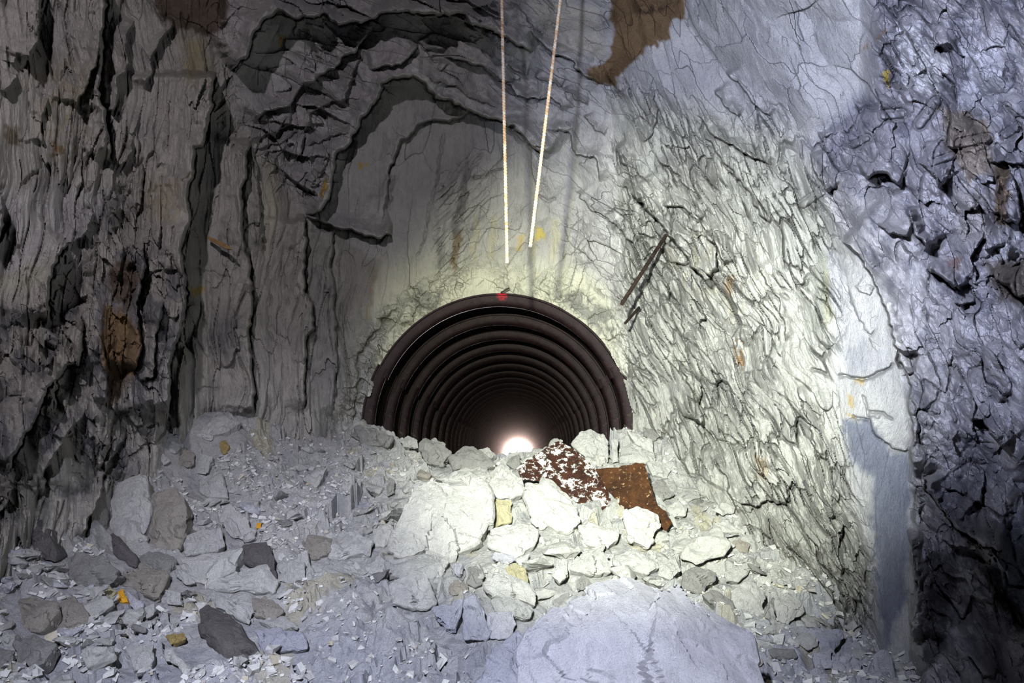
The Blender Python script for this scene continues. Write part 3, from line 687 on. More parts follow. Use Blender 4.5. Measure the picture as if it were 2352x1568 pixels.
# big foreground boulders
hero('C', [(430,1150),(440,800),(500,690),(600,610),(760,520),(880,430),(960,398),(1050,405),(1180,445),(1330,490),(1500,600),(1700,730),(1790,1150)],
     'very large smooth bluish-white boulder in the bottom foreground', 'chalk', 1.1, 3.4, .25, 'boulder', 'boulder', None, .8, cuts=5)
hero('C', [(170,1100),(215,930),(260,830),(440,700),(490,770),(640,840),(700,900),(760,1100)],
     'bluish boulder leaning against the left side of the very large foreground boulder', 'blue', 1.0, 3.9, .2, 'boulder', 'boulder', None, 1.2, cuts=4)
hero('A', [(265,712),(450,400),(570,350),(860,372),(945,420),(965,540),(970,600),(930,700),(860,790),(680,895),(540,830),(490,660)],
     'largest white slab of rock in the middle of the heap, left of the yellow block', 'white', .9, None, .16, 'boulder', 'boulder', None, 1.0, cuts=4)
A = [
 ([(680,320),(900,245),(945,270),(985,355),(850,385),(560,360)], 'flat white rock lying on top behind the largest white slab', 'white', 1.5),
 ([(270,800),(300,720),(490,660),(545,800),(520,835),(380,890),(270,850)], 'pale rock under the lower left edge of the largest white slab', 'white', 1.0),
 ([(945,480),(1110,490),(1100,640),(975,675),(960,560)], 'yellow block of rock right of the largest white slab', 'yellow', .5),
 ([(1000,270),(1060,262),(1170,350),(1190,440),(1085,490),(945,475),(935,400)], 'white rock resting on top of the yellow block', 'white', .7),
 ([(1190,370),(1350,370),(1480,470),(1560,560),(1560,650),(1480,725),(1340,660),(1230,590),(1205,480)], 'large rounded white rock below the rusty steel sheet', 'white', .8),
 ([(950,690),(1240,650),(1285,700),(1275,790),(1130,885),(940,810)], 'broad white rock directly under the yellow block', 'white', 1.0),
 ([(1850,560),(1950,530),(2090,590),(2112,650),(2050,690),(2062,760),(2020,820),(1900,770),(1865,650)], 'upright white rock in front of the torn tip of the rusty sheet', 'white', .5),
 ([(1550,660),(1640,650),(1830,690),(1822,760),(1760,820),(1590,785)], 'wide white rock left of the upright one below the rusty sheet', 'white', .9),
 ([(250,915),(560,840),(665,880),(672,930),(585,1030),(260,1010)], 'long grey-shaded slab just below the largest white slab', 'pale', 1.1),
 ([(275,1065),(400,980),(530,978),(600,1185),(540,1235),(290,1195)], 'rounded white rock below the long slab left of the brown-stained stone', 'white', .8),
 ([(930,1000),(1090,985),(1190,1020),(1280,1110),(1272,1215),(980,1130),(920,1070)], 'layered white rock below the yellow-faced stone', 'white', .9),
 ([(1050,950),(1130,920),(1200,960),(1218,1040),(1182,1068),(1090,1022)], 'small stone with a yellow face in the middle of the heap', 'yellow', .7),
 ([(810,945),(860,930),(910,990),(916,1060),(850,1085),(800,1055)], 'pointed grey stone right of the brown-stained stone', 'grey', .7),
 ([(680,1060),(730,1035),(810,1060),(815,1110),(700,1145),(675,1110)], 'small brown-stained stone in the middle of the heap', 'tan', .8),
 ([(1515,890),(1720,820),(1772,920),(1780,985),(1650,1005),(1480,965)], 'layered pale slab above the top of the very large foreground boulder', 'pale', .8),
 ([(1780,935),(1790,850),(1950,830),(2112,940),(2020,992)], 'grey-shaded rock right of the layered pale slab', 'pale', .9),
 ([(1130,890),(1225,850),(1195,955),(1150,930)], 'small thin white stone above the yellow-faced stone', 'white', .6),
 ([(1230,590),(1330,590),(1370,650),(1300,700),(1235,640)], 'small white stone wedged under the large rounded rock', 'white', .6),
 ([(165,690),(300,640),(320,720),(250,810),(165,805)], 'pale stone at the left end of the largest white slab', 'white', .9),
 ([(790,1160),(870,1140),(960,1380),(930,1440),(780,1440),(770,1260)], 'tall bluish-white pointed rock left of the foreground boulders', 'blue', .5),
 ([(560,1225),(780,1150),(765,1250),(700,1395),(600,1285)], 'bluish rock left of the tall pointed rock', 'blue', .7),
 ([(960,1170),(1100,1140),(1250,1220),(1230,1290),(1000,1270)], 'low pale rock above the left foreground boulder', 'pale', .9),
 ([(940,1250),(1110,1240),(1140,1330),(1100,1430),(950,1430)], 'bluish blocky rock between the tall pointed rock and the foreground boulder', 'chalk', .7),
 ([(0,60),(60,-10),(240,20),(300,70),(270,135),(100,125)], 'block of pale rock at the left foot of the first steel arch', 'grey', .5),
 ([(340,85),(400,55),(462,90),(472,145),(370,135)], 'small upright stones right of the block at the left arch foot', 'pale', .4),
 ([(470,115),(520,70),(640,105),(700,170),(640,265),(510,235)], 'rounded grey-green rock at the tunnel mouth beside the bent iron piece', 'grey', .6),
 ([(680,205),(780,120),(860,118),(940,190),(1000,260),(800,295),(700,285)], 'wide grey-green rock on the crest left of the daylight', 'grey', .8),
 ([(880,155),(940,140),(1000,190),(990,235),(900,215)], 'small pale stone on the crest just left of the daylight', 'pale', .5),
 ([(1060,250),(1100,200),(1150,190),(1175,240),(1125,292)], 'small dark grey stone in front of the daylight', 'grey', .5),
 ([(1180,220),(1250,170),(1345,135),(1355,170),(1200,250)], 'low pinkish pale rock behind the left tip of the rusty sheet', 'pale', .8),
 ([(1350,115),(1390,78),(1450,90),(1440,130),(1360,175)], 'small pale rock behind the top corner of the rusty sheet', 'pale', .5),
 ([(1500,115),(1570,30),(1640,0),(1730,50),(1765,100),(1765,245),(1650,262),(1560,180)], 'tall pale rock on the crest behind the rusty sheet', 'pale', .5),
 ([(1880,22),(1980,60),(2050,90),(2062,180),(1950,135)], 'sharp-pointed pale slab at the right foot of the steel arches', 'white', .5),
 ([(1840,135),(1920,110),(2060,180),(2072,222),(1990,242),(1835,238)], 'flat pale rock below the sharp-pointed slab', 'pale', .8),
 ([(1990,0),(2060,20),(2110,60),(2060,95),(2000,60)], 'grey stone behind the sharp-pointed slab by the right wall', 'grey', .4),
 ([(2015,235),(2110,228),(2182,290),(2155,345),(2050,330)], 'pale rock right of the folded end of the rusty sheet', 'pale', .7),
 ([(2050,385),(2120,350),(2197,450),(2182,482),(2080,492)], 'dark-edged grey rock at the right of the rusty sheet', 'grey', .6),
 ([(2145,550),(2230,490),(2292,540),(2282,600),(2180,612)], 'round pale rock right of the torn rusty strip', 'pale', .7),
 ([(1775,90),(1820,78),(1825,235),(1785,240)], 'thin upright pale slab beside the tall crest rock', 'pale', .2),
 ([(470,300),(490,285),(560,320),(540,345),(455,330)], 'small flat yellowish stone above the largest white slab', 'tan', 1.2),
 ([(260,400),(275,340),(312,360),(312,450),(265,470)], 'dark flat stone standing left of the largest white slab', 'grey', .3),
 ([(1210,350),(1230,330),(1300,340),(1330,380),(1230,400)], 'small white stone under the left tip of the rusty sheet', 'white', .8),
 ([(1380,960),(1470,930),(1490,990),(1430,1050),(1370,1010)], 'small white angular stone above the foreground boulder', 'white', .7),
 ([(1545,1030),(1590,1000),(1650,1060),(1600,1100),(1540,1095)], 'grey-faced angular stone touching the top of the foreground boulder', 'grey', .6),
]
for pts, lab, mt, lean in A: hero('A', pts, lab, mt, lean)
B = [
 ([(597,600),(640,500),(720,455),(790,440),(815,560),(820,700),(765,835),(640,790),(595,745)], 'big upright pale boulder against the left wall', 'pale', .5),
 ([(815,540),(960,500),(1000,560),(1018,720),(960,855),(780,845),(808,720)], 'big upright brownish-grey block touching the upright pale boulder', 'tan', .5),
 ([(595,750),(640,785),(740,900),(732,942),(690,938),(600,835)], 'dark wedge-shaped rock under the upright pale boulder', 'dark', .6),
 ([(320,905),(440,860),(560,880),(636,960),(620,1005),(520,1092),(340,1092),(328,950)], 'angular grey rock with a sunken corner at lower left', 'grey', .6),
 ([(620,990),(750,930),(912,980),(890,1050),(866,1118),(640,1052)], 'pale box-shaped slab with a brown top at lower left', 'tan', 1.2),
 ([(120,730),(160,680),(240,700),(308,860),(302,925),(180,905),(128,850)], 'dark upright rock at the foot of the left wall', 'dark', .4),
 ([(70,1120),(190,1100),(312,1130),(312,1180),(220,1285),(90,1262)], 'flat tan slab, left one of the two side by side', 'tan', 1.1),
 ([(325,1120),(400,1100),(482,1190),(480,1235),(400,1292),(290,1262)], 'flat tan slab, right one of the two side by side', 'tan', 1.1),
 ([(518,1092),(570,1040),(632,1070),(600,1112),(530,1132)], 'small stone with a yellow patch beside the orange-patched stone', 'yellow', .8),
 ([(675,1065),(770,1130),(766,1182),(730,1192),(690,1130)], 'bluish stone with a bright orange patch', 'chalk', .9),
 ([(680,1382),(750,1350),(830,1360),(832,1440),(790,1512),(720,1492)], 'flat square-cut grey stone near the bottom left', 'pale', 1.1),
 ([(70,1322),(200,1310),(302,1362),(240,1452),(90,1502)], 'large flat grey slab near the bottom left corner', 'grey', 1.1),
 ([(-20,1372),(80,1390),(72,1452),(-20,1502)], 'grey slab cut by the left edge of the photo', 'grey', 1.0),
 ([(980,800),(1090,750),(1190,720),(1222,830),(1160,862),(1000,882)], 'pale blocky rock above the large folded white rock', 'pale', .7),
 ([(968,900),(1160,860),(1310,840),(1260,960),(1110,1042),(1030,1035)], 'upper left lobe of white rock under the pale blocky rock', 'white', .9),
 ([(1110,1048),(1250,960),(1440,925),(1505,1010),(1482,1082),(1380,1085)], 'large folded white rock with wavy layers at lower left', 'white', .9),
 ([(1300,822),(1440,800),(1482,900),(1495,1020),(1450,960),(1400,935),(1310,912)], 'dark-topped grey rock on the large folded white rock', 'dark', .9),
 ([(1188,612),(1240,600),(1340,680),(1372,790),(1300,802),(1230,772),(1185,700)], 'leaning pale slab with a yellow-brown edge', 'pale', .5),
 ([(1068,452),(1190,440),(1232,572),(1130,572),(1080,540)], 'square pale stone on the left slope of the heap', 'pale', .7),
 ([(1058,442),(1080,330),(1142,350),(1120,442)], 'upright pale wedge above the square pale stone', 'pale', .3),
 ([(928,345),(960,300),(1050,320),(1052,382),(1010,412),(940,382)], 'brownish grey stone left of the upright pale wedge', 'tan', .6),
 ([(888,252),(960,245),(992,290),(940,332),(883,302)], 'small white-faced stone near the top of the left heap', 'pale', .6),
 ([(842,342),(880,330),(922,370),(880,397)], 'small pale triangular stone against the left wall', 'pale', .5),
 ([(930,162),(1060,105),(1180,108),(1310,155),(1200,215),(1030,245)], 'long flat slab on the very top of the left heap', 'pale', 1.6),
 ([(1025,218),(1060,205),(1150,235),(1140,267),(1030,242)], 'narrow white bar-shaped stone under the topmost slab', 'white', .6),
 ([(1148,250),(1190,235),(1242,290),(1210,332),(1160,295)], 'yellow-brown stone on the upper left heap', 'ochre', .8),
 ([(1140,1062),(1300,1110),(1372,1180),(1350,1245),(1150,1152)], 'sloping grey slab above the dark brown mudstone', 'pale', 1.0),
 ([(1350,1102),(1470,1110),(1532,1180),(1482,1225),(1370,1205)], 'cream-coloured flat stone below the folded white rock', 'tan', 1.2),
 ([(1390,1232),(1540,1210),(1602,1270),(1500,1285)], 'thin pale slab under the cream-coloured stone', 'pale', 1.2),
 ([(1378,1285),(1500,1275),(1625,1285),(1662,1382),(1430,1412)], 'long bluish block right of the dark brown mudstone', 'blue', .9),
 ([(1055,1170),(1120,1130),(1250,1212),(1412,1432),(1370,1455),(1200,1420),(1080,1290)], 'flat slab of dark brown mudstone in the lower left debris', 'dark', 1.6),
 ([(888,1062),(980,1080),(976,1152),(900,1142)], 'small block right of the pale box-shaped slab', 'pale', .6),
 ([(780,1162),(830,1140),(832,1200),(790,1222)], 'small upright stone below the pale box-shaped slab', 'pale', .5),
 ([(885,1387),(920,1378),(1032,1510),(1010,1532),(900,1432)], 'long thin white splinter of rock near the bottom', 'white', 1.0),
 ([(895,1312),(990,1290),(1002,1332),(920,1362)], 'small yellowish flat stone above the white splinter', 'ochre', 1.0),
 ([(1407,190),(1415,155),(1435,140),(1462,182)], 'tiny yellowish pointed stone on the left skyline of the heap', 'tan', .3),
 ([(1620,470),(1700,410),(1772,400),(1705,515)], 'flat white slab with a dark crack on the smooth slope', 'white', 1.0),
 ([(695,485),(702,375),(738,365),(742,472)], 'thin slab standing upright against the left wall', 'grey', .2),
 ([(938,925),(965,932),(1052,1030),(1000,1042),(948,990)], 'thin leaning slab left of the folded white rock', 'pale', .6),
 ([(1590,880),(1660,770),(1800,780),(1790,860),(1700,900)], 'white rock with an orange stain on the lower slope', 'tan', 1.0),
 ([(1500,940),(1560,910),(1640,920),(1650,1000),(1560,1040),(1500,1020)], 'pale rock right of the large folded white rock', 'pale', .9),
 ([(1780,930),(1830,900),(2060,960),(2070,990),(1930,990),(1790,960)], 'low wide white slab on the lower slope', 'white', 1.2),
 ([(1690,820),(1850,740),(2010,800),(2000,880),(1780,890)], 'smooth white rock at the left end of the long grey-shaded slab', 'white', 1.1),
 ([(740,900),(800,850),(930,880),(960,930),(900,970),(770,930)], 'grey rock between the dark wedge and the thin leaning slab', 'grey', .9),
]
for pts, lab, mt, lean in B: hero('B', pts, lab, mt, lean)
Cc = [
 ([(1595,480),(1700,420),(1782,500),(1782,620),(1640,612),(1590,530)], 'large pale block at the right edge of the heap', 'pale', .5),
 ([(1440,505),(1500,480),(1610,540),(1622,590),(1600,635),(1530,592)], 'dark-speckled grey rock beside the large pale block', 'grey', .7),
 ([(1330,405),(1400,350),(1510,380),(1517,420),(1430,502),(1340,472)], 'rough grey rock above the dark-speckled one', 'grey', .7),
 ([(1830,525),(1900,490),(1980,540),(2002,600),(1900,672),(1840,645)], 'rounded grey-blue rock at the foot of the right wall', 'pale', .6),
 ([(1960,805),(2000,705),(2200,690),(2207,740),(2130,832)], 'flat-topped slab leaning on the foot of the right wall', 'blue', .8),
 ([(2035,822),(2140,800),(2142,900),(2050,912)], 'small square pale stone at bottom right', 'chalk', .8),
 ([(2140,872),(2240,820),(2312,880),(2290,932),(2150,942)], 'wide pale stone at the bottom right beside the square one', 'chalk', .9),
 ([(1488,125),(1560,110),(1682,160),(1672,192),(1560,192),(1490,172)], 'long bright white stone at the foot of the right wall', 'white', .8),
 ([(1560,382),(1640,340),(1700,370),(1640,440),(1570,430)], 'pale stone left above the large pale block', 'pale', .7),
 ([(1790,560),(1830,520),(1845,640),(1800,650)], 'narrow grey stone between the large pale block and the rounded one', 'grey', .5),
 ([(1210,330),(1290,300),(1330,380),(1270,430),(1200,400)], 'smooth pale rock on the slope behind the foreground boulder', 'pale', .9),
 ([(0,360),(50,300),(70,330),(30,410),(0,420)], 'white shard left of the pointed grey stone', 'white', .8),
 ([(1885,715),(1950,700),(1975,760),(1920,790)], 'small dark-shadowed stone left of the flat-topped slab', 'pale', .7),
 ([(1590,225),(1640,200),(1700,230),(1680,290),(1610,290)], 'tan-stained stone at the base of the right wall', 'tan', .6),
]
for pts, lab, mt, lean in Cc: hero('C', pts, lab, mt, lean)
# orange patch stone
hero('B', [(610,1095),(660,1062),(690,1130),(640,1135)], 'bright orange stone chip lying by the box-shaped slab', 'ochre', .9, name='rock')
_stone['orange'] = rock_material('stone_orange', base=(.72, .36, .03), bs=.6, dust=.05)
C.objects[-1].data.materials[0] = _stone['orange']
hero('B', [(1380,735),(1385,705),(1412,705),(1405,735)], 'tiny orange stone chip on the left slope', 'orange', .6)

HM = np.zeros_like(FX)
for x, y, rx, ry in foot:
    j0, j1 = np.searchsorted(gx, (x - rx * 2, x + rx * 2)); i0, i1 = np.searchsorted(gy, (y - ry * 2.2, y + ry * 2.2)); sl = (slice(i0, i1), slice(j0, j1))
    q = np.sqrt(((FX[sl] - x) / (rx + .03)) ** 2 + ((FY[sl] - y) / (ry + .03)) ** 2)
    HM[sl] = np.maximum(HM[sl], 1 - sstep(.85, 1.35, q))
FZ = FZ0 + RELIEF * (1 - .7 * HM) - .045 * HM
def hero_at(x, y):
    i = np.clip(np.searchsorted(gy, y), 1, len(gy) - 1); j = np.clip(np.searchsorted(gx, x), 1, len(gx) - 1); return HM[i, j]
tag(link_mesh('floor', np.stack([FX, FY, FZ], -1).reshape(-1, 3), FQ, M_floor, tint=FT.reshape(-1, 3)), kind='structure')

# medium loose stones, each its own object
protos = []
for i in range(14):
    r = np.random.default_rng(900 + i)
    pts = r.standard_normal((13, 3)); pts /= np.linalg.norm(pts, axis=1)[:, None]
    pts *= np.array([.5, .5 * r.uniform(.5, .9), .5 * r.uniform(.25, .6)]) * r.uniform(.75, 1.1, (13, 1))
    protos.append(hull_mesh('stone', [tuple(p) for p in pts], stone_mat(['white', 'pale', 'white', 'pale', 'grey', 'chalk', 'white'][i % 7]), 1.0, 40 + i, cuts=2, size=1.0))
zones = [ # label, group, px-range, py-range, count, size range
 ('small pale stone lying loose in the dim debris at lower left', 'loose stones at lower left', (0, 560, 1290, 1560), 95, (.07, .22)),
 ('small pale stone lying loose on the slope below the left wall', 'loose stones on the left slope', (380, 760, 970, 1280), 55, (.06, .2)),
 ('small pale stone lying loose on the crest at the tunnel mouth', 'loose stones on the crest', (770, 1560, 1000, 1090), 34, (.08, .24)),
 ('small bright stone lying loose in the middle of the heap', 'loose stones mid-heap', (800, 1700, 1110, 1360), 100, (.1, .36)),
 ('small pale stone lying loose at the foot of the right wall', 'loose stones by the right wall', (1700, 2120, 1250, 1560), 34, (.08, .24)),
]
for lab, grp, (xa, xb, ya, yb), cnt, (sa, sb_) in zones:
    for k in range(cnt):
        for tr in range(30):
            px, py = random.uniform(xa, xb), random.uniform(ya, yb)
            if xb == 2120 and py < 1250 + (px - 1700) * .75: continue
            Y = ground_hit(px, py); p = P(px, py, Y)
            if hero_at(p[0], p[1]) > .4 or (1170 < px < 1560 and 990 < py < 1240): continue
            break
        if Y >= 9.4: Y = 9.2; p = P(px, py, Y)
        s = random.uniform(sa, sb_) * (1 if random.random() < .8 else 1.5)
        o = bpy.data.objects.new('stone', random.choice(protos)); C.objects.link(o)
        o.location = (p[0], p[1], float(ground_at(p[0], p[1])) + s * .12); o.scale = (s, s * random.uniform(.7, 1.1), s * random.uniform(.8, 1.2))
        o.rotation_euler = (random.uniform(-.5, .6), random.uniform(-.5, .5), random.uniform(0, 6.28))
        tag(o, lab, 'stone', grp)

# chips and grit: nobody could count them
def chips(n, xa, xb, ya, yb, sa, sb_, seed):
    r = np.random.default_rng(seed)
    px = r.uniform(xa, xb, n); py = r.uniform(ya, yb, n)
    a, b = ray(px, py); Y = np.full(n, 9.3); done = np.zeros(n, bool)
    for yy in np.arange(3.2, 9.4, .06):
        z = gz(a * yy, yy); hit = (~done) & (ZC + b * yy < z); Y[hit] = yy; done |= hit
    Y = Y + r.uniform(-.05, .05, n); x = a * Y; z = ground_at(x, Y)
    ok = hero_at(x, Y) < .5; x = x[ok]; Y = Y[ok]; z = z[ok]; n = len(x)
    s = sa * (sb_ / sa) ** (r.random(n) ** 1.8)
    base = np.array([(-1,-1,-1),(1,-1,-1),(1,1,-1),(-1,1,-1),(-1,-1,1),(1,-1,1),(1,1,1),(-1,1,1)], float) * .5
    V = base[None] * (1 + r.uniform(-.45, .45, (n, 8, 3))) * (s[:, None, None] * np.stack([np.ones(n), r.uniform(.5, 1, n), r.uniform(.2, .55, n)], -1)[:, None])
    e = r.uniform(-.7, .7, (n, 2)); yaw = r.uniform(0, 6.28, n)
    def rot(V, i, j, t):
        c, s_ = np.cos(t)[:, None], np.sin(t)[:, None]; A_, B_ = V[..., i].copy(), V[..., j].copy(); V[..., i] = A_ * c - B_ * s_; V[..., j] = A_ * s_ + B_ * c
    rot(V, 1, 2, e[:, 0]); rot(V, 0, 2, e[:, 1]); rot(V, 0, 1, yaw)
    V += np.stack([x, Y, z + s * .1], -1)[:, None]
    fq = np.array([(0,3,2,1),(4,5,6,7),(0,1,5,4),(1,2,6,5),(2,3,7,6),(3,0,4,7)])
    FF = (fq[None] + 8 * np.arange(n)[:, None, None]).reshape(-1, 4)
    tc = np.array([(.64,.65,.63),(.52,.52,.52),(.70,.71,.69),(.44,.43,.42),(.60,.56,.44)])[r.choice(5, n, p=[.35,.25,.25,.1,.05])]
    return V.reshape(-1, 3), FF, np.repeat(tc, 8, 0)
parts = [chips(5200, -60, 2150, 1050, 1600, .012, .07, 1), chips(2600, -40, 700, 1260, 1600, .015, .08, 2), chips(2600, 360, 800, 960, 1260, .012, .06, 3), chips(900, 760, 1560, 1000, 1090, .015, .07, 4), chips(1500, 1550, 2150, 1200, 1600, .012, .07, 5)]
off = 0; VV = []; FF = []; TT = []
for v, f, t in parts: VV.append(v); FF.append(f + off); TT.append(t); off += len(v)
M_chip = rock_material('rock_chips', attr=True, streak=(1, 1, .6), bs=.5, dust=.1, fine=80)
g = link_mesh('gravel', np.concatenate(VV), np.concatenate(FF), M_chip, tint=np.concatenate(TT))
tag(g, 'pale rock chips and grit scattered over the whole rubble heap', 'gravel', kind='stuff')

# ------------------------------------------------------------------ tunnel with steel arches
R0 = P(1147, 668, 9.2)
M_rib = rust_material('rib_steel', (.007, .0032, .0042), (.020, .0092, .011), (.34, .31, .24), .56, .66, .25, .42, zmask=(ZC - .3, ZC + .75))
M_rib1 = rust_material('rib_steel_painted', (.007, .0032, .0042), (.020, .0092, .011), (.34, .31, .24), .56, .66, .25, .42, zmask=(ZC - .3, ZC + .75), red=tuple(float(v) for v in P(1153, 679, 9.22)))
M_lin = rust_material('tunnel_lagging', (.010, .007, .007), (.022, .015, .015), (.20, .19, .16), .58, .70, .1, .8, zmask=(ZC - .6, ZC + .5))

def sweep(path, prof, mat, name, parent=None, closed_prof=True):
    """path: list of (point, inward unit, axis unit); prof: list of (inward, along-axis)"""
    V = []; Fc = []; m = len(prof)
    for p, inn, ax in path:
        for a, b in prof: V.append(np.array(p) + np.array(inn) * a + np.array(ax) * b)
    for i in range(len(path) - 1):
        for j in range(m if closed_prof else m - 1):
            k = (j + 1) % m; Fc.append((i * m + j, i * m + k, (i + 1) * m + k, (i + 1) * m + j))
    if closed_prof: Fc.append(tuple(range(m - 1, -1, -1))); Fc.append(tuple((len(path) - 1) * m + j for j in range(m)))
    return link_mesh(name, np.array(V), Fc, mat, parent, smooth=True, sharp=35)

prof = [(0, -.13), (.025, -.13), (.03, -.105)] + [(.035 + .15 * math.sin(t), -.10 * math.cos(t)) for t in np.linspace(.12, math.pi - .12, 11)] + [(.03, .105), (.025, .13), (0, .13)]
J = math.radians(22)
def arc_path(r, a0, a1, n, cxo=0):
    return [((r * math.cos(a), 0, r * math.sin(a)), (-math.cos(a), 0, -math.sin(a)), (0, 1, 0)) for a in np.linspace(a0, a1, n)]
def leg_path(sgn, r):
    pts = []
    for a in np.linspace(J + math.radians(5), 0, 9):
        pts.append(((sgn * r * math.cos(a), 0, r * math.sin(a)), (-sgn * math.cos(a), 0, -math.sin(a)), (0, 1, 0)))
    for z in np.linspace(-.2, -2.3, 8): pts.append(((sgn * (r + .01 * z), 0, z), (-sgn, 0, 0), (0, 1, 0)))
    return pts
ord_w = ['steel arch at the tunnel mouth with a red paint mark on its crown', 'second steel arch inside the mouth, with the shiniest crown', 'third steel arch inside the tunnel mouth, just behind the shiny one',
         'fourth steel arch in, counted from the tunnel mouth', 'fifth steel arch in, counted from the tunnel mouth', 'sixth steel arch in, counted from the tunnel mouth',
         'seventh steel arch in, counted from the tunnel mouth', 'eighth steel arch in, counted from the tunnel mouth']
crown_me = None; SP = 1.38; NR = 73
def simple_leg(sgn, mat, name, par, jit): 
    return sweep(leg_path(sgn, RR + jit), prof, mat, name, par)
first = None
small = None
for i in range(NR):
    Y = 9.36 + SP * i
    loc = (RX + KX * (Y - 9.33), Y, RZ + SLOPE * (Y - 9.33))
    lab = ord_w[i] if i < 8 else ('dark steel arch deep inside the tunnel between the mouth and the daylight')
    if i < 14:
        root = bpy.data.objects.new('steel_arch', None); C.objects.link(root); root.location = loc
        root.rotation_euler = (random.uniform(-.006, .006), random.uniform(-.01, .01), random.uniform(-.012, .012))
        if i < 2 or first is None:
            mt = M_rib1 if i == 0 else M_rib
            a = sweep(arc_path(RR, J, math.pi - J, 61), prof, mt, 'crown_segment', root)
            b = simple_leg(-1, mt, 'leg', root, .0); c = simple_leg(1, mt, 'leg', root, .0)
            b.location = (-.035, -.02, 0); c.location = (.03, -.02, 0)
            if i == 1: first = (a, b, c)
        else:
            for s_ in first:
                q = s_.copy(); C.objects.link(q); q.parent = root
                if 'leg' in q.name: q.location = (q.location[0] + random.uniform(-.02, .02), random.uniform(-.04, .01), 0)
        if i == 0:
            pass
    else:
        if small is None:
            pth = [((1.0 * (RR) * math.cos(0), 0, z), (-1, 0, 0), (0, 1, 0)) for z in (-2.2, -.1)] + arc_path(RR, 0, math.pi, 41) + [((-RR, 0, z), (1, 0, 0), (0, 1, 0)) for z in (-.1, -2.2)]
            root = sweep(pth, prof, M_rib, 'steel_arch'); small = root
        else:
            root = small.copy(); C.objects.link(root)
        root.location = loc
    tag(root, lab, 'steel arch', 'steel arches of the tunnel')

# lining behind the arches
Yl = np.concatenate([np.arange(9.3, 20, .115), np.arange(20, 111, .69)]); ang_ = np.linspace(0, math.pi, 61)
V = []; 
prof2 = [(1, z) for z in np.linspace(-2.1, -.1, 12)]
for Y in Yl:
    cx_, cz_ = RX + KX * (Y - 9.33), RZ + SLOPE * (Y - 9.33)
    w = 0
    for _, z in prof2: V.append((cx_ + RR + .035 + w, Y, cz_ + z))
    for a in ang_: V.append((cx_ + (RR + .02 + w) * math.cos(a), Y, cz_ + (RR + .02 + w) * math.sin(a)))
    for _, z in prof2[::-1]: V.append((cx_ - RR - .035 - w, Y, cz_ + z))
m_ = 61 + 24; ii, jj = np.meshgrid(np.arange(len(Yl) - 1), np.arange(m_ - 1), indexing='ij'); v0 = ii * m_ + jj
tag(link_mesh('wall_tunnel', np.array(V), np.stack([v0, v0 + 1, v0 + 1 + m_, v0 + m_], -1).reshape(-1, 4), M_lin, smooth=False), kind='structure')
# tunnel floor
V = []; 
for Y in np.concatenate([np.arange(14.5, 111, 1.0), [112]]):
    cx_, cz_ = RX + KX * (Y - 9.33), RZ + SLOPE * (Y - 9.33)
    for x in np.linspace(-2.06, 2.06, 9): V.append((cx_ + x, Y, cz_ - 2.03 + .03 * math.sin(Y * 3 + x * 5)))
nY = len(V) // 9; ii, jj = np.meshgrid(np.arange(nY - 1), np.arange(8), indexing='ij'); v0 = ii * 9 + jj
tag(link_mesh('floor_tunnel', np.array(V), np.stack([v0, v0 + 1, v0 + 10, v0 + 9], -1).reshape(-1, 4), stone_mat('grey')), kind='structure')

# hanging haze in the tunnel
hm = bpy.data.materials.new('tunnel_haze'); hm.use_nodes = True; nt = hm.node_tree; nt.nodes.clear()
o_ = nt.nodes.new('ShaderNodeOutputMaterial'); vsn = nt.nodes.new('ShaderNodeVolumeScatter'); vsn.inputs['Density'].default_value = .005; vsn.inputs['Anisotropy'].default_value = .8; vsn.inputs['Color'].default_value = (1, .74, .66, 1)
nt.links.new(vsn.outputs[0], o_.inputs['Volume'])
tg = nt.nodes.new('ShaderNodeTexCoord'); sx = nt.nodes.new('ShaderNodeSeparateXYZ'); nt.links.new(tg.outputs['Object'], sx.inputs[0])
mr = nt.nodes.new('ShaderNodeMapRange'); mr.interpolation_type = 'SMOOTHSTEP'; nt.links.new(sx.outputs[1], mr.inputs[0])
mr.inputs[1].default_value = 12; mr.inputs[2].default_value = 100; mr.inputs[3].default_value = .0006; mr.inputs[4].default_value = .022
nt.links.new(mr.outputs[0], vsn.inputs['Density'])
for ya, yb, hr, hmt in ((9.7, 109., 1.78, hm),):
  V = []; Fh = []; k = 32
  for Y in (ya, yb):
    cx_, cz_ = RX + KX * (Y - 9.33), RZ + SLOPE * (Y - 9.33)
    for a in np.linspace(0, 2 * math.pi, k, endpoint=False): V.append((cx_ + hr * math.cos(a), Y, cz_ + hr * math.sin(a)))
  for i in range(k): Fh.append((i, (i + 1) % k, (i + 1) % k + k, i + k))
  Fh.append(tuple(range(k - 1, -1, -1))); Fh.append(tuple(range(k, 2 * k)))
  hz = link_mesh('haze', np.array(V), Fh, hmt)
  tag(hz, 'thin dusty haze in the tunnel, glowing around the daylight at its far end', 'haze', kind='stuff')

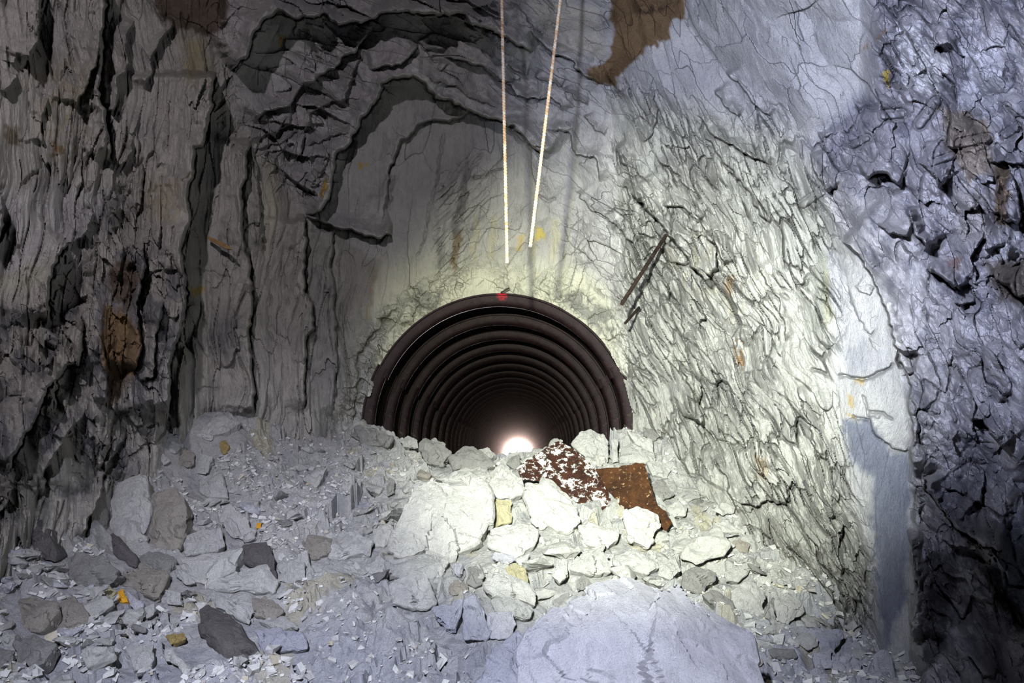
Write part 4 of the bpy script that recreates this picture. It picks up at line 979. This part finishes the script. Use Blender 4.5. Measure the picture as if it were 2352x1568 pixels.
# ------------------------------------------------------------------ steel things
def tube(name, p0, p1, r, mat, ribs=0, parent=None, seg=12, bend=0.0, step=None):
    p0 = np.array(p0, float); p1 = np.array(p1, float); L = np.linalg.norm(p1 - p0); d = (p1 - p0) / L
    u = np.cross(d, (0, 1, .3)); u /= np.linalg.norm(u); w = np.cross(d, u)
    n = int(L / (step or max(r, .01))) + 2; V = []
    for i in range(n):
        t = i / (n - 1)
        off = u * bend * math.sin(math.pi * t)
        for j in range(seg):
            a = 2 * math.pi * j / seg
            rr = r * (1 + (ribs * max(0, math.sin(2 * math.pi * t * L / .028 + a)) ** 2 if ribs else 0)) * (1 + .04 * random.uniform(-1, 1))
            V.append(p0 + d * L * t + off + (u * math.cos(a) + w * math.sin(a)) * rr)
    Fc = []
    for i in range(n - 1):
        for j in range(seg): k_ = (j + 1) % seg; Fc.append((i * seg + j, i * seg + k_, (i + 1) * seg + k_, (i + 1) * seg + j))
    Fc.append(tuple(range(seg - 1, -1, -1))); Fc.append(tuple((n - 1) * seg + j for j in range(seg)))
    V = np.array(V)
    return link_mesh(name, V, Fc, mat, parent, smooth=True, sharp=50)
M_bar = rust_material('rebar_dusty', (.22, .12, .06), (.50, .36, .22), (.44, .41, .34), .48, .54, .1, .7, ds=20)
M_iron = rust_material('dark_iron', (.020, .016, .015), (.06, .04, .03), (.25, .20, .12), .62, .70, .4, .6)
a0, a1 = P(1165, 605, 5.0), P(1155, 0, 5.0)
tag(tube('rebar_rod', a0, a0 + (a1 - a0) * 3.5, .0135, M_bar, .35, bend=.012, step=.007), 'long rust-and-white ribbed rod hanging from the roof, the left, vertical one', 'steel rod', 'ribbed rods hanging from the roof')
a0, a1 = P(1218, 567, 4.9), P(1283, 0, 4.8)
tag(tube('rebar_rod', a0, a0 + (a1 - a0) * 3.5, .0135, M_bar, .35, bend=-.02, step=.007), 'long rust-and-white ribbed rod hanging from the roof, the right, slanting one', 'steel rod', 'ribbed rods hanging from the roof')
tag(tube('iron_bar', P(1428, 698, 7.35), P(1530, 540, 7.9), .024, M_iron, .2, step=.02), 'dark iron bar sticking slantwise out of the right wall beside the tunnel mouth', 'iron bar')
tag(tube('iron_stub', P(1436, 742, 8.0), P(1468, 706, 8.4), .02, M_iron, step=.02), 'short dark stub in the right wall below the slanting iron bar', 'iron stub')
tag(tube('iron_spike', P(1150, 672, 9.1), P(1170, 661, 9.1), .012, M_iron, step=.01), 'small black spike poking out above the red paint mark', 'spike')
M_wood = rust_material('raw_timber', (.30, .19, .08), (.42, .28, .13), (.5, .42, .3), .6, .7, 0, .8)
q0, q1 = P(478, 546, 7.25), P(532, 572, 7.1)
dv = (q1 - q0); up = np.array([0, 0, 1.]); V = []
for t, hgt in ((0, .018), (.3, .026), (.8, .03), (1, .008)):
    c_ = q0 + dv * t
    for sx_, sz_ in ((-.02, -1), (.02, -1), (.02, 1), (-.02, 1)): V.append(c_ + np.array([0, sx_, sz_ * hgt]))
Fc = [(i * 4 + j, i * 4 + (j + 1) % 4, i * 4 + 4 + (j + 1) % 4, i * 4 + 4 + j) for i in range(3) for j in range(4)] + [(3, 2, 1, 0), (12, 13, 14, 15)]
tag(link_mesh('timber_wedge', np.array(V), Fc, M_wood), 'small orange-brown timber wedge sticking out of the left wall', 'timber wedge')
tb = bpy.data.objects.new('bent_iron_piece', None); C.objects.link(tb)
pA = [P(*xy, 8.15) for xy in (px_of('A', [(540, 235)])[0], px_of('A', [(598, 183)])[0], px_of('A', [(645, 248)])[0])]
tb.location = tuple(pA[1])
s1 = tube('arm', pA[0] - pA[1], (0, 0, 0), .022, M_iron, parent=tb, step=.02); s2 = tube('arm', (0, 0, 0), pA[2] - pA[1], .026, M_iron, parent=tb, step=.02)
tag(tb, 'small bent black iron piece lying on the crest left of the daylight', 'iron scrap')

# rusty sheet lying on the heap
M_rustW = rust_material('rust_white_speckled', (.022, .009, .007), (.066, .025, .013), (.74, .74, .72), .52, .57, .1, .8, ds=11)
M_rustO = rust_material('rust_orange', (.020, .009, .005), (.075, .030, .010), (.36, .24, .13), .58, .64, .1, .85, ds=26)
sheet = bpy.data.objects.new('rusty_steel_sheet', None); C.objects.link(sheet)
SB = P(1380, 1165, 6.95); sheet.location = tuple(SB)
def plate(name, pts, lean, Yref, refpt, mat, twist=0, th=.014, wave=.02, seed=0):
    _, sb = ray(*refpt); zb = float(sb) * Yref
    pts = [tuple(p) for p in pts]
    xs = [p[0] for p in pts]; ys = [p[1] for p in pts]
    st = 5.0
    X, Yp = np.meshgrid(np.arange(min(xs), max(xs) + st, st), np.arange(min(ys), max(ys) + st, st))
    # snap boundary: clip each grid vertex to polygon
    bmx = bmesh.new(); vv = [bmx.verts.new((p[0], p[1], 0)) for p in pts]; bmx.faces.new(vv)
    for x in np.arange(min(xs) + 9, max(xs), 9): bmesh.ops.bisect_plane(bmx, geom=bmx.verts[:] + bmx.edges[:] + bmx.faces[:], plane_co=(x, 0, 0), plane_no=(1, 0, 0))
    for y in np.arange(min(ys) + 9, max(ys), 9): bmesh.ops.bisect_plane(bmx, geom=bmx.verts[:] + bmx.edges[:] + bmx.faces[:], plane_co=(0, y, 0), plane_no=(0, 1, 0))
    bmx.verts.index_update()
    P2 = np.array([v.co[:2] for v in bmx.verts]); fs = [tuple(v.index for v in f.verts) for f in bmx.faces]
    eb = [(e.verts[0].index, e.verts[1].index) for e in bmx.edges if len(e.link_faces) == 1]
    bmx.free()
    isb = np.zeros(len(P2), bool)
    for a, b in eb: isb[a] = isb[b] = True
    P2 = P2 + isb[:, None] * 2.2 * np.stack([vnoise(P2[:, 0] / 7, P2[:, 1] / 7, 5), vnoise(P2[:, 0] / 7, P2[:, 1] / 7, 8)], -1)
    a, s = ray(P2[:, 0], P2[:, 1]); Yv = (Yref - lean * zb + twist * (P2[:, 0] - refpt[0]) / 100) / (1 - lean * s)
    Yv = Yv + wave * fbm(P2[:, 0] / 45 + seed, P2[:, 1] / 45, 33, 3) + .004 * vnoise(P2[:, 0] / 9, P2[:, 1] / 9, 3)
    front = np.stack([a * Yv, Yv, s * Yv + ZC], -1) - SB; back = front + np.array([0, th, -th * .4])
    n_ = len(front); Fx = fs + [tuple(i + n_ for i in f[::-1]) for f in fs] + [(b, a, a + n_, b + n_) for a, b in eb]
    return link_mesh(name, np.concatenate([front, back]), Fx, mat, sheet, smooth=False)
pl = plate('flat_panel', px_of('A', [(1135,280),(1200,225),(1390,110),(1420,95),(1530,150),(1620,230),(1665,290),(1740,410),(1840,545),(1700,555),(1600,545),(1480,470),(1430,410),(1300,370),(1170,350)]), 1.1, 7.0, (1380, 1165), M_rustW, .05)
pl['label'] = 'dark rust panel speckled with white dust'
pl = plate('folded_panel', px_of('A', [(1670,285),(1860,265),(1940,240),(2005,248),(2035,370),(2085,525),(2030,515),(1990,552),(1845,548),(1740,410)]), .5, 6.98, (1430, 1165), M_rustO, -.22, seed=3)
pl['label'] = 'orange-brown rusted panel bent away from the flat one'
pl = plate('torn_strip', px_of('A', [(1990,550),(2030,515),(2085,530),(2150,570),(2190,650),(2130,735),(2060,715),(2055,680),(2110,640),(2070,590)]), .6, 6.75, (1480, 1165), M_rustO, -.1, seed=5)
tag(sheet, 'bent rusty steel sheet lying on the heap below the tunnel mouth', 'steel sheet')

# ------------------------------------------------------------------ light
def spot(name, loc, target_px, Yt, power, col, size, blend, radius=.06):
    l = bpy.data.lights.new(name, 'SPOT'); l.energy = power; l.color = col; l.spot_size = math.radians(size); l.spot_blend = blend; l.shadow_soft_size = radius
    o = bpy.data.objects.new(name, l); C.objects.link(o); o.location = (loc[0], loc[1], loc[2] + ZC)
    d = Vector(P(*target_px, Yt)) - o.location; o.rotation_euler = d.to_track_quat('-Z', 'Y').to_euler(); return o
spot('hand_lamp_warm', (-.45, .0, .93), (1440, 880), 7.8, 5700, (.97, 1.0, .78), 56, .9)
spot('hand_lamp_cool', (-.5, .1, .95), (1960, 330), 5.5, 3700, (.76, .80, 1.0), 74, 1.0)
spot('high_lamp', (-1.6, -.2, 3.0), (680, 600), 8.0, 800, (.97, .90, 1.0), 92, 1.0)
spot('low_lamp', (-.8, -.6, 1.7), (1000, 1430), 5.0, 2250, (.80, .83, 1.0), 72, 1.0)

al = bpy.data.lights.new('tunnel_daylight', 'AREA'); al.shape = 'SQUARE'; al.size = 3.4; al.energy = 42000; al.color = (1, .95, .92)
ao = bpy.data.objects.new('tunnel_daylight', al); C.objects.link(ao); Ye = 110.5
ao.location = (RX + KX * (Ye - 9.33), Ye, RZ + SLOPE * (Ye - 9.33)); ao.rotation_euler = (math.radians(-90), 0, 0)

w = bpy.data.worlds.new('daylight'); bpy.context.scene.world = w; w.use_nodes = True
bg = w.node_tree.nodes['Background']; bg.inputs[0].default_value = (1, 1, 1, 1); bg.inputs[1].default_value = 2.0

sc = bpy.context.scene
sc.cycles.max_bounces = 5; sc.cycles.diffuse_bounces = 1; sc.cycles.volume_bounces = 1
sc.view_settings.view_transform = 'Standard'; sc.view_settings.look = 'None'; sc.view_settings.exposure = 0; sc.view_settings.gamma = 1
